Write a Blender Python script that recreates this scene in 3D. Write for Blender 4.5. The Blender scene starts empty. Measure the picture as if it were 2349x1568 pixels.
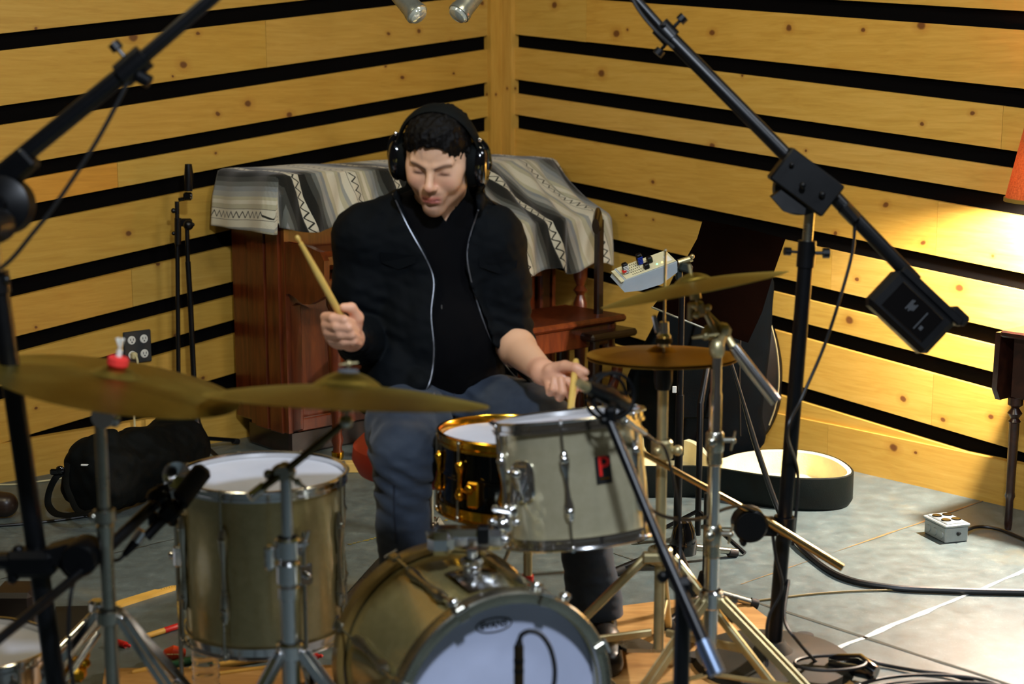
import bpy, math, random
import numpy as np
from mathutils import Vector as V, Matrix, noise as mnoise
random.seed(7)
C = bpy.context.scene.collection
PI = math.pi
# ---------------------------------------------------------------- camera geometry
CX, CY, F = 1174.5, 784.0, 3525.0
TH = math.atan(634.0/3525.0)
H = 1.5
ct, st = math.cos(TH), math.sin(TH)
def U(px, py, d):
    a, b = (px-CX)/F, (py-CY)/F
    return V((a*d, d*(ct-b*st), H+d*(-st-b*ct)))
def depth_at(py, z):
    return (H-z)/(st+(py-CY)/F*ct)
def Z(px, py, z=0.0):
    return U(px, py, depth_at(py, z))
def proj(p):
    x, y, z = p[0], p[1], p[2]-H
    d = y*ct - z*st
    b = (-y*st - z*ct)/d
    return (CX+x/d*F, CY+b*F, d)
# ---------------------------------------------------------------- mesh builder
WO = {}
def basis(d, up=None):
    d = V(d).normalized()
    u = V(up) if up is not None else (V((0,0,1)) if abs(d.z) < .95 else V((1,0,0)))
    x = u.cross(d)
    if x.length < 1e-6: x = V((1,0,0)).cross(d)
    x.normalize(); y = d.cross(x).normalized()
    return x, y, d
class MB:
    def __init__(s): s.v=[]; s.f=[]; s.m=[]; s.uv=None
    def add(s, vs, fs, mi=0):
        n = len(s.v); s.v += [V(q) for q in vs]
        s.f += [tuple(n+i for i in f) for f in fs]; s.m += [mi]*len(fs); return s
    def box(s, c, size, R=None, mi=0, bev=0.0):
        hx,hy,hz = size[0]/2,size[1]/2,size[2]/2
        if bev <= 0:
            vs = [V((x,y,z)) for x in(-hx,hx) for y in(-hy,hy) for z in(-hz,hz)]
            fs = [(0,1,3,2),(4,6,7,5),(0,4,5,1),(2,3,7,6),(0,2,6,4),(1,5,7,3)]
        else:
            b = min(bev,hx*.9,hy*.9,hz*.9)
            vs=[]; idx={}
            for sx in(-1,1):
                for sy in(-1,1):
                    for sz in(-1,1):
                        for ax in range(3):
                            p=[sx*(hx-b),sy*(hy-b),sz*(hz-b)]
                            p[ax]=[sx*hx,sy*hy,sz*hz][ax]
                            idx[(sx,sy,sz,ax)]=len(vs); vs.append(V(p))
            fs=[]
            for ax in range(3):
                o=[a for a in range(3) if a!=ax]
                for sg in(-1,1):
                    q=[]
                    for a,b2 in((-1,-1),(1,-1),(1,1),(-1,1)):
                        k=[0,0,0]; k[ax]=sg; k[o[0]]=a; k[o[1]]=b2
                        q.append(idx[(*k,ax)])
                    fs.append(tuple(q))
            for ax in range(3):          # edge faces along axis ax
                o=[a for a in range(3) if a!=ax]
                for a in(-1,1):
                    for b2 in(-1,1):
                        k1=[0,0,0];k1[ax]=-1;k1[o[0]]=a;k1[o[1]]=b2
                        k2=list(k1);k2[ax]=1
                        fs.append((idx[(*k1,o[0])],idx[(*k2,o[0])],idx[(*k2,o[1])],idx[(*k1,o[1])]))
            for sx in(-1,1):
                for sy in(-1,1):
                    for sz in(-1,1):
                        fs.append(tuple(idx[(sx,sy,sz,a)] for a in range(3)))
        c=V(c)
        if R is None: vs=[c+p for p in vs]
        else:
            x,y,z=R; vs=[c+x*p.x+y*p.y+z*p.z for p in vs]
        return s.add(vs,fs,mi)
    def tube(s, pts, r, n=12, mi=0, cap=True, flat=None, up=None):
        pts=[V(p) for p in pts]; rs = r if isinstance(r,(list,tuple)) else [r]*len(pts)
        vs=[];fs=[]
        prevx=None
        for i,p in enumerate(pts):
            if i==0: d=pts[1]-pts[0]
            elif i==len(pts)-1: d=pts[-1]-pts[-2]
            else: d=(pts[i+1]-pts[i]).normalized()+(pts[i]-pts[i-1]).normalized()
            if d.length<1e-9: d=V((0,0,1))
            if prevx is None:
                x,y,d=basis(d,up)
            else:
                d=d.normalized(); x=prevx-d*prevx.dot(d)
                if x.length<1e-6: x,y,d=basis(d)
                x.normalize(); y=d.cross(x)
            prevx=x
            fx,fy=(1,1) if flat is None else flat
            for k in range(n):
                a=2*PI*k/n
                vs.append(p+x*(math.cos(a)*rs[i]*fx)+y*(math.sin(a)*rs[i]*fy))
        for i in range(len(pts)-1):
            for k in range(n):
                k2=(k+1)%n
                fs.append((i*n+k,i*n+k2,(i+1)*n+k2,(i+1)*n+k))
        if cap:
            fs.append(tuple(reversed(range(n)))); fs.append(tuple((len(pts)-1)*n+k for k in range(n)))
        return s.add(vs,fs,mi)
    def cyl(s,a,b,r,r2=None,n=20,mi=0): return s.tube([a,b],[r,r if r2 is None else r2],n,mi)
    def lathe(s, o, axis, prof, n=48, mi=0, up=None, mis=None, ph=0):
        """prof: list of (radius, height) along axis from o"""
        x,y,d=basis(axis,up); o=V(o); vs=[];fs=[];start=len(s.v)
        for (r,h) in prof:
            for k in range(n):
                a=2*PI*k/n+ph
                vs.append(o+d*h+x*(math.cos(a)*r)+y*(math.sin(a)*r))
        L=len(prof)
        for i in range(L-1):
            for k in range(n):
                k2=(k+1)%n
                fs.append((i*n+k,i*n+k2,(i+1)*n+k2,(i+1)*n+k))
        s.add(vs,fs,mi)
        if mis:
            base=len(s.m)-len(fs)
            for i in range(L-1):
                for k in range(n): s.m[base+i*n+k]=mis[i]
        return s
    def ball(s,c,r,n=12,mi=0,R=None,sc=(1,1,1)):
        c=V(c);vs=[];fs=[]
        x,y,z=R if R else (V((1,0,0)),V((0,1,0)),V((0,0,1)))
        m=max(6,n//2+2)
        for i in range(m+1):
            t=PI*i/m
            for k in range(n):
                a=2*PI*k/n
                vs.append(c+x*(r*sc[0]*math.sin(t)*math.cos(a))+y*(r*sc[1]*math.sin(t)*math.sin(a))+z*(r*sc[2]*math.cos(t)))
        for i in range(m):
            for k in range(n):
                k2=(k+1)%n
                if i==0: fs.append((k,(i+1)*n+k,(i+1)*n+k2))
                elif i==m-1: fs.append((i*n+k,(i+1)*n+k,i*n+k2))
                else: fs.append((i*n+k,(i+1)*n+k,(i+1)*n+k2,i*n+k2))
        return s.add(vs,fs,mi)
    def prism(s, poly, depthvec, mi=0):
        """poly: 3D points (planar), extruded by vector"""
        n=len(poly); dv=V(depthvec); a=[V(p) for p in poly]; b=[p+dv for p in a]
        fs=[tuple(reversed(range(n))),tuple(range(n,2*n))]+[(i,(i+1)%n,n+(i+1)%n,n+i) for i in range(n)]
        return s.add(a+b,fs,mi)
    def grid(s, rows, mi=0, thick=None):
        nr,nc=len(rows),len(rows[0]); vs=[V(p) for r in rows for p in r]
        fs=[(i*nc+j,i*nc+j+1,(i+1)*nc+j+1,(i+1)*nc+j) for i in range(nr-1) for j in range(nc-1)]
        return s.add(vs,fs,mi)
    def obj(s, name, mats, parent=None, ang=35, origin='base', smooth=True):
        if not isinstance(mats,(list,tuple)): mats=[mats]
        xs=[p.x for p in s.v];ys=[p.y for p in s.v];zs=[p.z for p in s.v]
        if origin=='base': o=V(((min(xs)+max(xs))/2,(min(ys)+max(ys))/2,min(zs)))
        else: o=V(origin)
        me=bpy.data.meshes.new(name)
        me.from_pydata([tuple(p-o) for p in s.v],[],s.f)
        for m in mats: me.materials.append(m)
        me.polygons.foreach_set('material_index',s.m)
        if s.uv:
            ul=me.uv_layers.new(name='UVMap')
            i=0
            for k,f in enumerate(s.f):
                for q in s.uv[k]:
                    ul.data[i].uv=q; i+=1
        me.validate()
        if smooth:
            me.shade_smooth()
            me.set_sharp_from_angle(angle=math.radians(ang))
        me.update()
        ob=bpy.data.objects.new(name,me); C.objects.link(ob)
        ob.location=o; WO[ob.name]=o
        if parent: 
            ob.parent=parent; ob.matrix_parent_inverse=Matrix.Translation(-WO[parent.name])
        return ob
def adopt(ob,parent,o):
    WO[ob.name]=V(o); ob.location=o
    if parent: ob.parent=parent; ob.matrix_parent_inverse=Matrix.Translation(-WO[parent.name])
def tag(o,label=None,cat=None,group=None,kind=None):
    if label: o['label']=label
    if cat: o['category']=cat
    if group: o['group']=group
    if kind: o['kind']=kind
    return o
def thing(name,loc,label,cat,group=None):
    o=bpy.data.objects.new(name,None); C.objects.link(o); o.location=V(loc); WO[o.name]=V(loc)
    o.empty_display_size=.05
    return tag(o,label,cat,group)
def spline(pts,n=10):
    """Catmull-Rom through points"""
    P=[V(p) for p in pts]; P=[P[0]*2-P[1]]+P+[P[-1]*2-P[-2]]; out=[]
    for i in range(1,len(P)-2):
        for k in range(n):
            t=k/n
            out.append(.5*((2*P[i])+(-P[i-1]+P[i+1])*t+(2*P[i-1]-5*P[i]+4*P[i+1]-P[i+2])*t*t+(-P[i-1]+3*P[i]-3*P[i+1]+P[i+2])*t**3))
    out.append(P[-2]); return out
def lerp(a,b,t): return a+(b-a)*t
# ---------------------------------------------------------------- materials
def lin(c):
    if isinstance(c,str): c=[int(c[i:i+2],16) for i in (0,2,4)]
    r=[]
    for x in c[:3]:
        x=x/255.0; r.append(x/12.92 if x<=.04045 else ((x+.055)/1.055)**2.4)
    return (*r,1)
MATS={}
class NT:
    def __init__(s,name):
        s.m=bpy.data.materials.new(name); s.m.use_nodes=True; s.t=s.m.node_tree; s.n=s.t.nodes; s.l=s.t.links
        s.b=s.n['Principled BSDF']
    def new(s,t,**k):
        x=s.n.new(t)
        for a,b in k.items():
            if a.startswith('_'): setattr(x,a[1:],b)
            else: x.inputs[a.replace('__',' ')].default_value=b
        return x
    def link(s,a,b): s.l.new(a,b)
    def ramp(s,fac,stops,interp='LINEAR'):
        r=s.n.new('ShaderNodeValToRGB'); r.color_ramp.interpolation=interp
        e=r.color_ramp.elements
        while len(e)<len(stops): e.new(.5)
        for i,(p,c) in enumerate(stops): e[i].position=p; e[i].color=c if len(c)==4 else (*c,1)
        s.link(fac,r.inputs[0]); return r.outputs[0]
    def mix(s,fac,a,b,mode='MIX'):
        x=s.n.new('ShaderNodeMix'); x.data_type='RGBA'; x.blend_type=mode
        for sock,val in ((x.inputs[0],fac),(x.inputs[6],a),(x.inputs[7],b)):
            if hasattr(val,'is_linked'): s.link(val,sock)
            else: sock.default_value=val
        return x.outputs[2]
    def math(s,op,a,b=0.0,c=None):
        x=s.n.new('ShaderNodeMath'); x.operation=op
        for i,val in enumerate((a,b,c)):
            if val is None: continue
            if hasattr(val,'is_linked'): s.link(val,x.inputs[i])
            else: x.inputs[i].default_value=val
        return x.outputs[0]
    def coord(s,kind='Object',scale=(1,1,1),rot=(0,0,0),loc=(0,0,0)):
        tc=s.n.new('ShaderNodeTexCoord'); mp=s.n.new('ShaderNodeMapping')
        mp.inputs['Scale'].default_value=scale; mp.inputs['Rotation'].default_value=rot; mp.inputs['Location'].default_value=loc
        s.link(tc.outputs[kind],mp.inputs[0]); return mp.outputs[0]
    def noise(s,co,scale=5,detail=4,rough=.5,out=0,dist=0):
        x=s.n.new('ShaderNodeTexNoise'); x.inputs['Scale'].default_value=scale; x.inputs['Detail'].default_value=detail
        x.inputs['Roughness'].default_value=rough; x.inputs['Distortion'].default_value=dist
        s.link(co,x.inputs['Vector']); return x.outputs[out]
    def bump(s,h,strength=.3,dist=.01):
        x=s.n.new('ShaderNodeBump'); x.inputs['Strength'].default_value=strength; x.inputs['Distance'].default_value=dist
        s.link(h,x.inputs['Height']); s.link(x.outputs[0],s.b.inputs['Normal'])
def simple(name,col,rough=.5,metal=0,var=.08,vscale=12,bump=0,bscale=60,spec=None,coat=0,sheen=0,trans=0):
    t=NT(name); col=lin(col) if not isinstance(col,tuple) or len(col)==3 and max(col)>1 else (*col[:3],1)
    co=t.coord()
    nz=t.noise(co,vscale,5,.6)
    a=tuple(max(0,c*(1-var)) for c in col[:3])+(1,); b=tuple(min(1,c*(1+var)) for c in col[:3])+(1,)
    t.link(t.ramp(nz,[(.3,a),(.7,b)]),t.b.inputs['Base Color'])
    rr=t.math('MULTIPLY_ADD',nz,rough*.3,rough*.85); t.link(rr,t.b.inputs['Roughness'])
    t.b.inputs['Metallic'].default_value=metal
    if spec is not None: t.b.inputs['Specular IOR Level'].default_value=spec
    if coat: t.b.inputs['Coat Weight'].default_value=coat; t.b.inputs['Coat Roughness'].default_value=.08
    if sheen: t.b.inputs['Sheen Weight'].default_value=sheen
    if trans: t.b.inputs['Transmission Weight'].default_value=trans
    if bump: t.bump(t.noise(co,bscale,4,.6),bump,.004)
    MATS[name]=t.m; return t.m
M_chrome=simple('chrome',(225,225,225),.15,1,.05,8)
M_steel=simple('worn_steel',(178,176,162),.28,1,.12,20)
M_beige=simple('aged_nickel',(186,174,132),.38,.8,.15,15)
M_brass=simple('gold_plate',(235,175,50),.18,1,.08,10)
M_black=simple('black_metal',(7,8,11),.35,.0,.15,20,spec=.35)
M_blackp=simple('black_plastic',(4,5,7),.42,0,.15,20,spec=.25)
M_gloss=simple('black_gloss',(6,6,8),.12,0,.1,10,coat=.6)
M_rubber=simple('rubber',(12,12,13),.7,0,.1,20)
M_dcloth=simple('dark_nylon',(5,8,8),.75,0,.25,18,bump=.25,bscale=200,spec=.12)
M_red=simple('red_plastic',(200,28,22),.45,0,.06,10)
M_redfelt=simple('red_felt',(225,50,45),.9,0,.1,60,bump=.3,bscale=300)
M_redseat=simple('red_vinyl',(178,48,28),.5,0,.08,14,bump=.1)
M_white=simple('white_plastic',(225,225,218),.45,0,.04,10)
M_green=simple('green_paint',(25,90,60),.4,0,.1,10)
M_cream=simple('cream_plush',(226,214,166),.95,0,.14,9,bump=.4,bscale=150,sheen=.3)
M_felt=simple('grey_felt',(70,72,76),.95,0,.1,80,bump=.3,bscale=300)
# ---------------------------------------------------------------- implicit surfaces for the figure and cloth
class Field:
    def __init__(s,lo,hi,h):
        s.h=h; s.o=np.array(lo,float); s.n=np.ceil((np.array(hi)-s.o)/h).astype(int)+1
        s.D=np.full(s.n,.08,np.float32)
    def _reg(s,lo,hi):
        a=np.clip(np.floor((np.array(lo)-s.o)/s.h).astype(int),0,s.n); b=np.clip(np.ceil((np.array(hi)-s.o)/s.h).astype(int)+1,0,s.n)
        if (b<=a).any(): return None
        ax=[s.o[i]+s.h*np.arange(a[i],b[i]) for i in range(3)]
        g=np.meshgrid(*ax,indexing='ij'); return tuple(slice(a[i],b[i]) for i in range(3)),g
    def _comb(s,sl,d,k,mode):
        A=s.D[sl]; d=d.astype(np.float32)
        if mode=='u':
            if k>0: h=np.maximum(k-np.abs(A-d),0)/k; r=np.minimum(A,d)-h*h*k*.25
            else: r=np.minimum(A,d)
        else:
            d=-d
            if k>0: h=np.maximum(k-np.abs(A-d),0)/k; r=np.maximum(A,d)+h*h*k*.25
            else: r=np.maximum(A,d)
        s.D[sl]=r
    def cap(s,a,b,ra,rb=None,k=.01,mode='u'):
        rb=ra if rb is None else rb; a=np.array(a,float); b=np.array(b,float); m=max(ra,rb)+k+3*s.h+.02
        R=s._reg(np.minimum(a,b)-m,np.maximum(a,b)+m)
        if R is None: return s
        sl,g=R; ab=b-a; L=max(ab@ab,1e-12)
        t=np.clip(sum((g[i]-a[i])*ab[i] for i in range(3))/L,0,1)
        d=np.sqrt(sum((g[i]-a[i]-t*ab[i])**2 for i in range(3)))-(ra+(rb-ra)*t)
        s._comb(sl,d,k,mode); return s
    def chain(s,P,r,k=.01,mode='u'):
        for i in range(len(P)-1): s.cap(P[i],P[i+1],r[i],r[i+1],k,mode)
        return s
    def ell(s,c,r,R=None,k=.01,mode='u'):
        c=np.array(c,float); r=np.array(r,float); m=r.max()+k+3*s.h+.02
        q=s._reg(c-m,c+m)
        if q is None: return s
        sl,g=q; R=np.eye(3) if R is None else np.array([list(v) for v in R],float)  # rows: local axes in world
        p=[g[i]-c[i] for i in range(3)]
        l=[sum(R[j][i]*p[i] for i in range(3)) for j in range(3)]
        k0=np.sqrt(sum((l[j]/r[j])**2 for j in range(3))); k1=np.sqrt(sum((l[j]/r[j]**2)**2 for j in range(3)))
        d=np.where(k1<1e-9,-r.min(),k0*(k0-1)/np.maximum(k1,1e-9)); s._comb(sl,d,k,mode); return s
    def func(s,fn,lo,hi,k=0,mode='u'):
        q=s._reg(lo,hi); 
        if q: s._comb(q[0],fn(*q[1]),k,mode)
        return s
    def warp(s,fn):
        """add fn(x,y,z) to the distance where it is near the surface"""
        idx=np.argwhere(np.abs(s.D)<.03); P=s.o+idx*s.h
        s.D[idx[:,0],idx[:,1],idx[:,2]]+=fn(P[:,0],P[:,1],P[:,2]).astype(np.float32); return s
    def mesh(s):
        D=s.D; h=s.h; n=s.n; neg=D<0
        c=[neg[i:n[0]-1+i,j:n[1]-1+j,k:n[2]-1+k] for i in(0,1) for j in(0,1) for k in(0,1)]
        cnt=sum(x.astype(np.int8) for x in c); act=(cnt>0)&(cnt<8)
        cell=np.argwhere(act); vid=np.full(act.shape,-1,np.int64); vid[act]=np.arange(len(cell))
        acc=np.zeros((len(cell),3)); w=np.zeros(len(cell))
        cor=[(i,j,k) for i in(0,1) for j in(0,1) for k in(0,1)]
        val={q:D[cell[:,0]+q[0],cell[:,1]+q[1],cell[:,2]+q[2]] for q in cor}
        for q in cor:
            for ax in range(3):
                if q[ax]==0:
                    q2=list(q); q2[ax]=1; q2=tuple(q2); a,b=val[q],val[q2]; m=(a<0)!=(b<0)
                    t=np.where(m,a/(a-b+1e-20),0)
                    for d in range(3): acc[:,d]+=np.where(m,q[d]+(t if d==ax else 0),0)
                    w+=m
        vs=s.o+(cell+acc/np.maximum(w,1)[:,None])*h
        fs=[]
        for ax in range(3):
            sh=[n[0],n[1],n[2]]; sh[ax]-=1
            A=neg[tuple(slice(0,sh[d]) for d in range(3))]
            o=[0,0,0];o[ax]=1
            B=neg[tuple(slice(o[d],o[d]+sh[d]) for d in range(3))]
            e=np.argwhere(A!=B); o1,o2=[(1,2),(2,0),(0,1)][ax]
            ok=(e[:,o1]>0)&(e[:,o2]>0)&(e[:,o1]<n[o1]-1)&(e[:,o2]<n[o2]-1); e=e[ok]
            def at(da,db):
                q=e.copy(); q[:,o1]-=da; q[:,o2]-=db; return vid[q[:,0],q[:,1],q[:,2]]
            Q=np.stack([at(1,1),at(0,1),at(0,0),at(1,0)],1)
            fl=~A[e[:,0],e[:,1],e[:,2]]
            Q[fl]=Q[fl][:,::-1]; fs.append(Q)
        return vs,np.concatenate(fs)
    def obj(s,name,mats,parent=None,origin=None,smooth=0):
        vs,fs=s.mesh()
        fs=fs[(fs>=0).all(1)]
        for _ in range(smooth):      # Laplacian
            a=np.zeros_like(vs); c=np.zeros(len(vs))
            for i in range(4):
                p,q=fs[:,i],fs[:,(i+1)%4]; 
                np.add.at(a,p,vs[q]); np.add.at(c,p,1); np.add.at(a,q,vs[p]); np.add.at(c,q,1)
            vs=vs*.4+.6*a/np.maximum(c,1)[:,None]
        o=np.array(origin) if origin is not None else np.array([(vs[:,0].min()+vs[:,0].max())/2,(vs[:,1].min()+vs[:,1].max())/2,vs[:,2].min()])
        me=bpy.data.meshes.new(name); nv,nf=len(vs),len(fs)
        me.vertices.add(nv); me.vertices.foreach_set('co',(vs-o).astype(np.float32).ravel())
        me.loops.add(nf*4); me.loops.foreach_set('vertex_index',fs.astype(np.int32).ravel())
        me.polygons.add(nf); me.polygons.foreach_set('loop_start',np.arange(0,nf*4,4,dtype=np.int32))
        me.update(calc_edges=True); me.validate()
        for m in (mats if isinstance(mats,(list,tuple)) else [mats]): me.materials.append(m)
        me.shade_smooth()
        ob=bpy.data.objects.new(name,me); C.objects.link(ob); adopt(ob,parent,V(o)); s.vs=vs
        return ob
def nz(sc,seed=0.0,ax=(1,1,1),oct_=3):
    """cheap vectorised smooth noise: sums of rotated sines"""
    rs=np.random.RandomState(int(seed*1000)+11); T=[]
    for o in range(oct_):
        for _ in range(5):
            d=rs.normal(size=3); d/=np.linalg.norm(d); d*=np.array(ax)
            T.append((d*2*PI/sc*(1.7**o)*rs.uniform(.7,1.3),rs.uniform(0,6.28),.5/(1.7**o)))
    def f(x,y,z):
        r=0
        for d,p,a in T: r=r+a*np.sin(d[0]*x+d[1]*y+d[2]*z+p)
        return r/2.2
    return f
# ---------------------------------------------------------------- camera + render settings
cd=bpy.data.cameras.new('camera'); cam=bpy.data.objects.new('camera',cd); C.objects.link(cam)
cam.location=(0,0,H); cam.rotation_euler=(PI/2-TH,0,0)
cd.sensor_width=36; cd.lens=F/2349*36; cd.clip_start=.05
cd.dof.use_dof=True; cd.dof.focus_distance=4.9; cd.dof.aperture_fstop=2.6
sc=bpy.context.scene; sc.camera=cam
sc.view_settings.view_transform='Standard'; sc.view_settings.look='None'; sc.view_settings.gamma=1
sc.view_settings.use_curve_mapping=False; sc.view_settings.exposure=-0.07
# ---------------------------------------------------------------- room geometry
CO=Z(1154,888,0); CO.z=0
dL=V((-3975,-3581,0)).normalized()      # along the left wall, away from the corner
dR=V((3227,-3581,0)).normalized()       # along the right wall, away from the corner
nL=V((dL.y,-dL.x,0)); nL=nL if nL.dot(-CO)>0 else -nL   # inward normals
nR=V((dR.y,-dR.x,0)); nR=nR if nR.dot(-CO)>0 else -nR
def wall_sz(side,px,py,off=.0):
    n,d=(nL,dL) if side=='L' else (nR,dR)
    r=U(px,py,1)-V((0,0,H)); o=V((0,0,H))
    t=((CO+n*off)-o).dot(n)/r.dot(n); p=o+r*t
    return (p-CO).dot(d), p.z
def wall_pt(side,s,z,off=0.0):
    n,d=(nL,dL) if side=='L' else (nR,dR)
    return CO+d*s+n*off+V((0,0,z))
def on_wall(side,px,py,off=0.0):
    s,z=wall_sz(side,px,py,off); return wall_pt(side,s,z,off)
def pine():
    t=NT('knotty_pine')
    uv=t.n.new('ShaderNodeUVMap'); uv.uv_map='UVMap'
    at=t.n.new('ShaderNodeAttribute'); at.attribute_name='tint'
    mp=t.n.new('ShaderNodeMapping'); mp.inputs['Scale'].default_value=(1.2,14,1); t.link(uv.outputs[0],mp.inputs[0])
    dn=t.noise(uv.outputs[0],3,3,.5,out=1)
    mx=t.n.new('ShaderNodeMixRGB'); mx.blend_type='ADD'; mx.inputs[0].default_value=.25
    t.link(mp.outputs[0],mx.inputs[1]); t.link(dn,mx.inputs[2])
    g=t.noise(mx.outputs[0],4.5,6,.62,dist=.4)
    grain=t.ramp(g,[(.25,(.54,.310,.048)),(.5,(.63,.385,.068)),(.78,(.71,.455,.100))])
    # knots: voronoi cells on the board plane
    mp2=t.n.new('ShaderNodeMapping'); mp2.inputs['Scale'].default_value=(5.4,6.6,1); t.link(uv.outputs[0],mp2.inputs[0])
    wob=t.noise(uv.outputs[0],18,2,.5,out=1)
    mx2=t.n.new('ShaderNodeMixRGB'); mx2.blend_type='ADD'; mx2.inputs[0].default_value=.09
    t.link(mp2.outputs[0],mx2.inputs[1]); t.link(wob,mx2.inputs[2])
    vo=t.n.new('ShaderNodeTexVoronoi'); vo.voronoi_dimensions='2D'; vo.inputs['Scale'].default_value=1.0; vo.inputs['Randomness'].default_value=1; t.link(mx2.outputs[0],vo.inputs['Vector'])
    sep=t.n.new('ShaderNodeSeparateColor'); t.link(vo.outputs['Color'],sep.inputs[0])
    rad=t.math('MULTIPLY',t.math('POWER',sep.outputs[0],2.6),.10)
    has=t.math('GREATER_THAN',sep.outputs[1],.60)
    dd=t.math('DIVIDE',vo.outputs['Distance'],t.math('ADD',rad,.040))
    k=t.math('MULTIPLY',t.math('SUBTRACT',1.0,t.ramp(dd,[(.62,(0,0,0)),(.95,(1,1,1))])),has)
    ring=t.math('MULTIPLY',t.math('SUBTRACT',1.0,t.ramp(dd,[(.5,(0,0,0)),(1.0,(1,1,1))])),has)
    halo=t.math('MULTIPLY',t.math('SUBTRACT',1.0,t.ramp(t.math('MULTIPLY',dd,.4),[(.3,(0,0,0)),(.95,(1,1,1))])),has)
    c1=t.mix(t.math('MULTIPLY',halo,.45),grain,(.42,.18,.02,1))
    c2=t.mix(t.math('MULTIPLY',k,.45),t.mix(ring,c1,(.26,.10,.018,1)),(.07,.022,.008,1))
    # long brown streaks
    mp3=t.n.new('ShaderNodeMapping'); mp3.inputs['Scale'].default_value=(.9,30,1); t.link(uv.outputs[0],mp3.inputs[0])
    s3=t.noise(mp3.outputs[0],2.2,5,.6)
    c3=t.mix(t.math('MULTIPLY',t.ramp(s3,[(.62,(0,0,0)),(.8,(1,1,1))]),.45),c2,(.36,.17,.02,1))
    c4=t.mix(1.0,c3,at.outputs['Color'],'MULTIPLY')
    t.link(c4,t.b.inputs['Base Color']); t.b.inputs['Roughness'].default_value=.5
    t.bump(g,.12,.002)
    return t.m
M_pine=pine()
M_wallback=simple('black_wall_cloth',(7,6,6),.95,0,.2,10,spec=.05)
def boards(side,name,wallob,defs,th=.022,off=.004,smax=5.0,splits={}):
    """defs: list of (s0,zb0,zt0,s1,zb1,zt1,tints,[split positions])"""
    mb=MB(); mb.uv=[]; cols=[]
    for bi,(s0,zb0,zt0,s1,zb1,zt1,cuts,tints) in enumerate(defs):
        ss=[s0]+[c for c in cuts if s0<c<s1]+[s1]
        for k in range(len(ss)-1):
            a,b=ss[k],ss[k+1]-.0015
            ra,rb=(a-s0)/(s1-s0),(b-s0)/(s1-s0)
            za,zA,zb_,zB=lerp(zb0,zb1,ra),lerp(zt0,zt1,ra),lerp(zb0,zb1,rb),lerp(zt0,zt1,rb)
            j=random.uniform(-.001,.001)
            q=[wall_pt(side,a,za+j,off),wall_pt(side,b,zb_+j,off),wall_pt(side,b,zB+j,off),wall_pt(side,a,zA+j,off)]
            Q=[wall_pt(side,a,za+j,off+th),wall_pt(side,b,zb_+j,off+th),wall_pt(side,b,zB+j,off+th),wall_pt(side,a,zA+j,off+th)]
            n=len(mb.v)
            fs=[(4,5,6,7),(3,2,1,0),(0,1,5,4),(1,2,6,5),(2,3,7,6),(3,0,4,7)]
            mb.add(q+Q,fs)
            u0=bi*7.31+k*3.7+(50 if side=='R' else 0)
            uvv=[(a+u0,za+bi*5.3),(b+u0,zb_+bi*5.3),(b+u0,zB+bi*5.3),(a+u0,zA+bi*5.3)]
            uvv=uvv+[(x,y+.02) for x,y in uvv]
            for f in fs: mb.uv.append([uvv[i] for i in f])
            cols.append((tints[k%len(tints)],len(fs)))
    ob=mb.obj(name,M_pine,wallob,smooth=False)
    ca=ob.data.color_attributes.new('tint','FLOAT_COLOR','CORNER'); i=0; fi=0
    for col,nf in cols:
        for _ in range(nf*4): ca.data[i].color=(*col,1); i+=1
    return ob
def gline(side,x0,y0,x1,y1,off=.026):
    s0,z0=wall_sz(side,x0,y0,off); s1,z1=wall_sz(side,x1,y1,off)
    m=(z1-z0)/(s1-s0); return (lambda s:z0+m*(s-s0))
LG=[ # (top edge line), (bottom edge line) of each dark gap on the left wall, top to bottom
 ((70,69,660,4),(70,109,660,41)),
 ((70,233,1123,80.7),(70,276,1123,112)),
 ((70,372,1123,187),(70,409,1123,219)),
 ((70,468,1123,266),(70,511,1123,300)),
 ((70,631.4,460,543),(70,672.5,460,581)),
 ((70,762.5,460,664),(70,800,460,698)),
 ((70,865,460,754),(70,900,460,788.6)),
 ((262,968,562,868),None)]
RG=[((2050,7,2349,25),(1850,34,2349,69.6)),
 ((1200,80.4,2349,203.6),(1200,110,2349,249)),
 ((1200,184,2327,346),(1200,217,2321,386)),
 ((1200,265,2308,447),(1200,297.5,2349,495.7)),
 ((1380,430,2349,627),(1380,462.5,2349,668)),
 ((1405,547.6,2298,756),(1405,579,2289,794)),
 ((1820,734,2289,855),(1820,769,2289,898)),
 ((1820,881.4,2349,1037.5),(1820,916,2149,1016))]
def tint(a=1,b=1,c=1): return (a,b,c)
SM={'L':3.6,'R':4.2}
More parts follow.
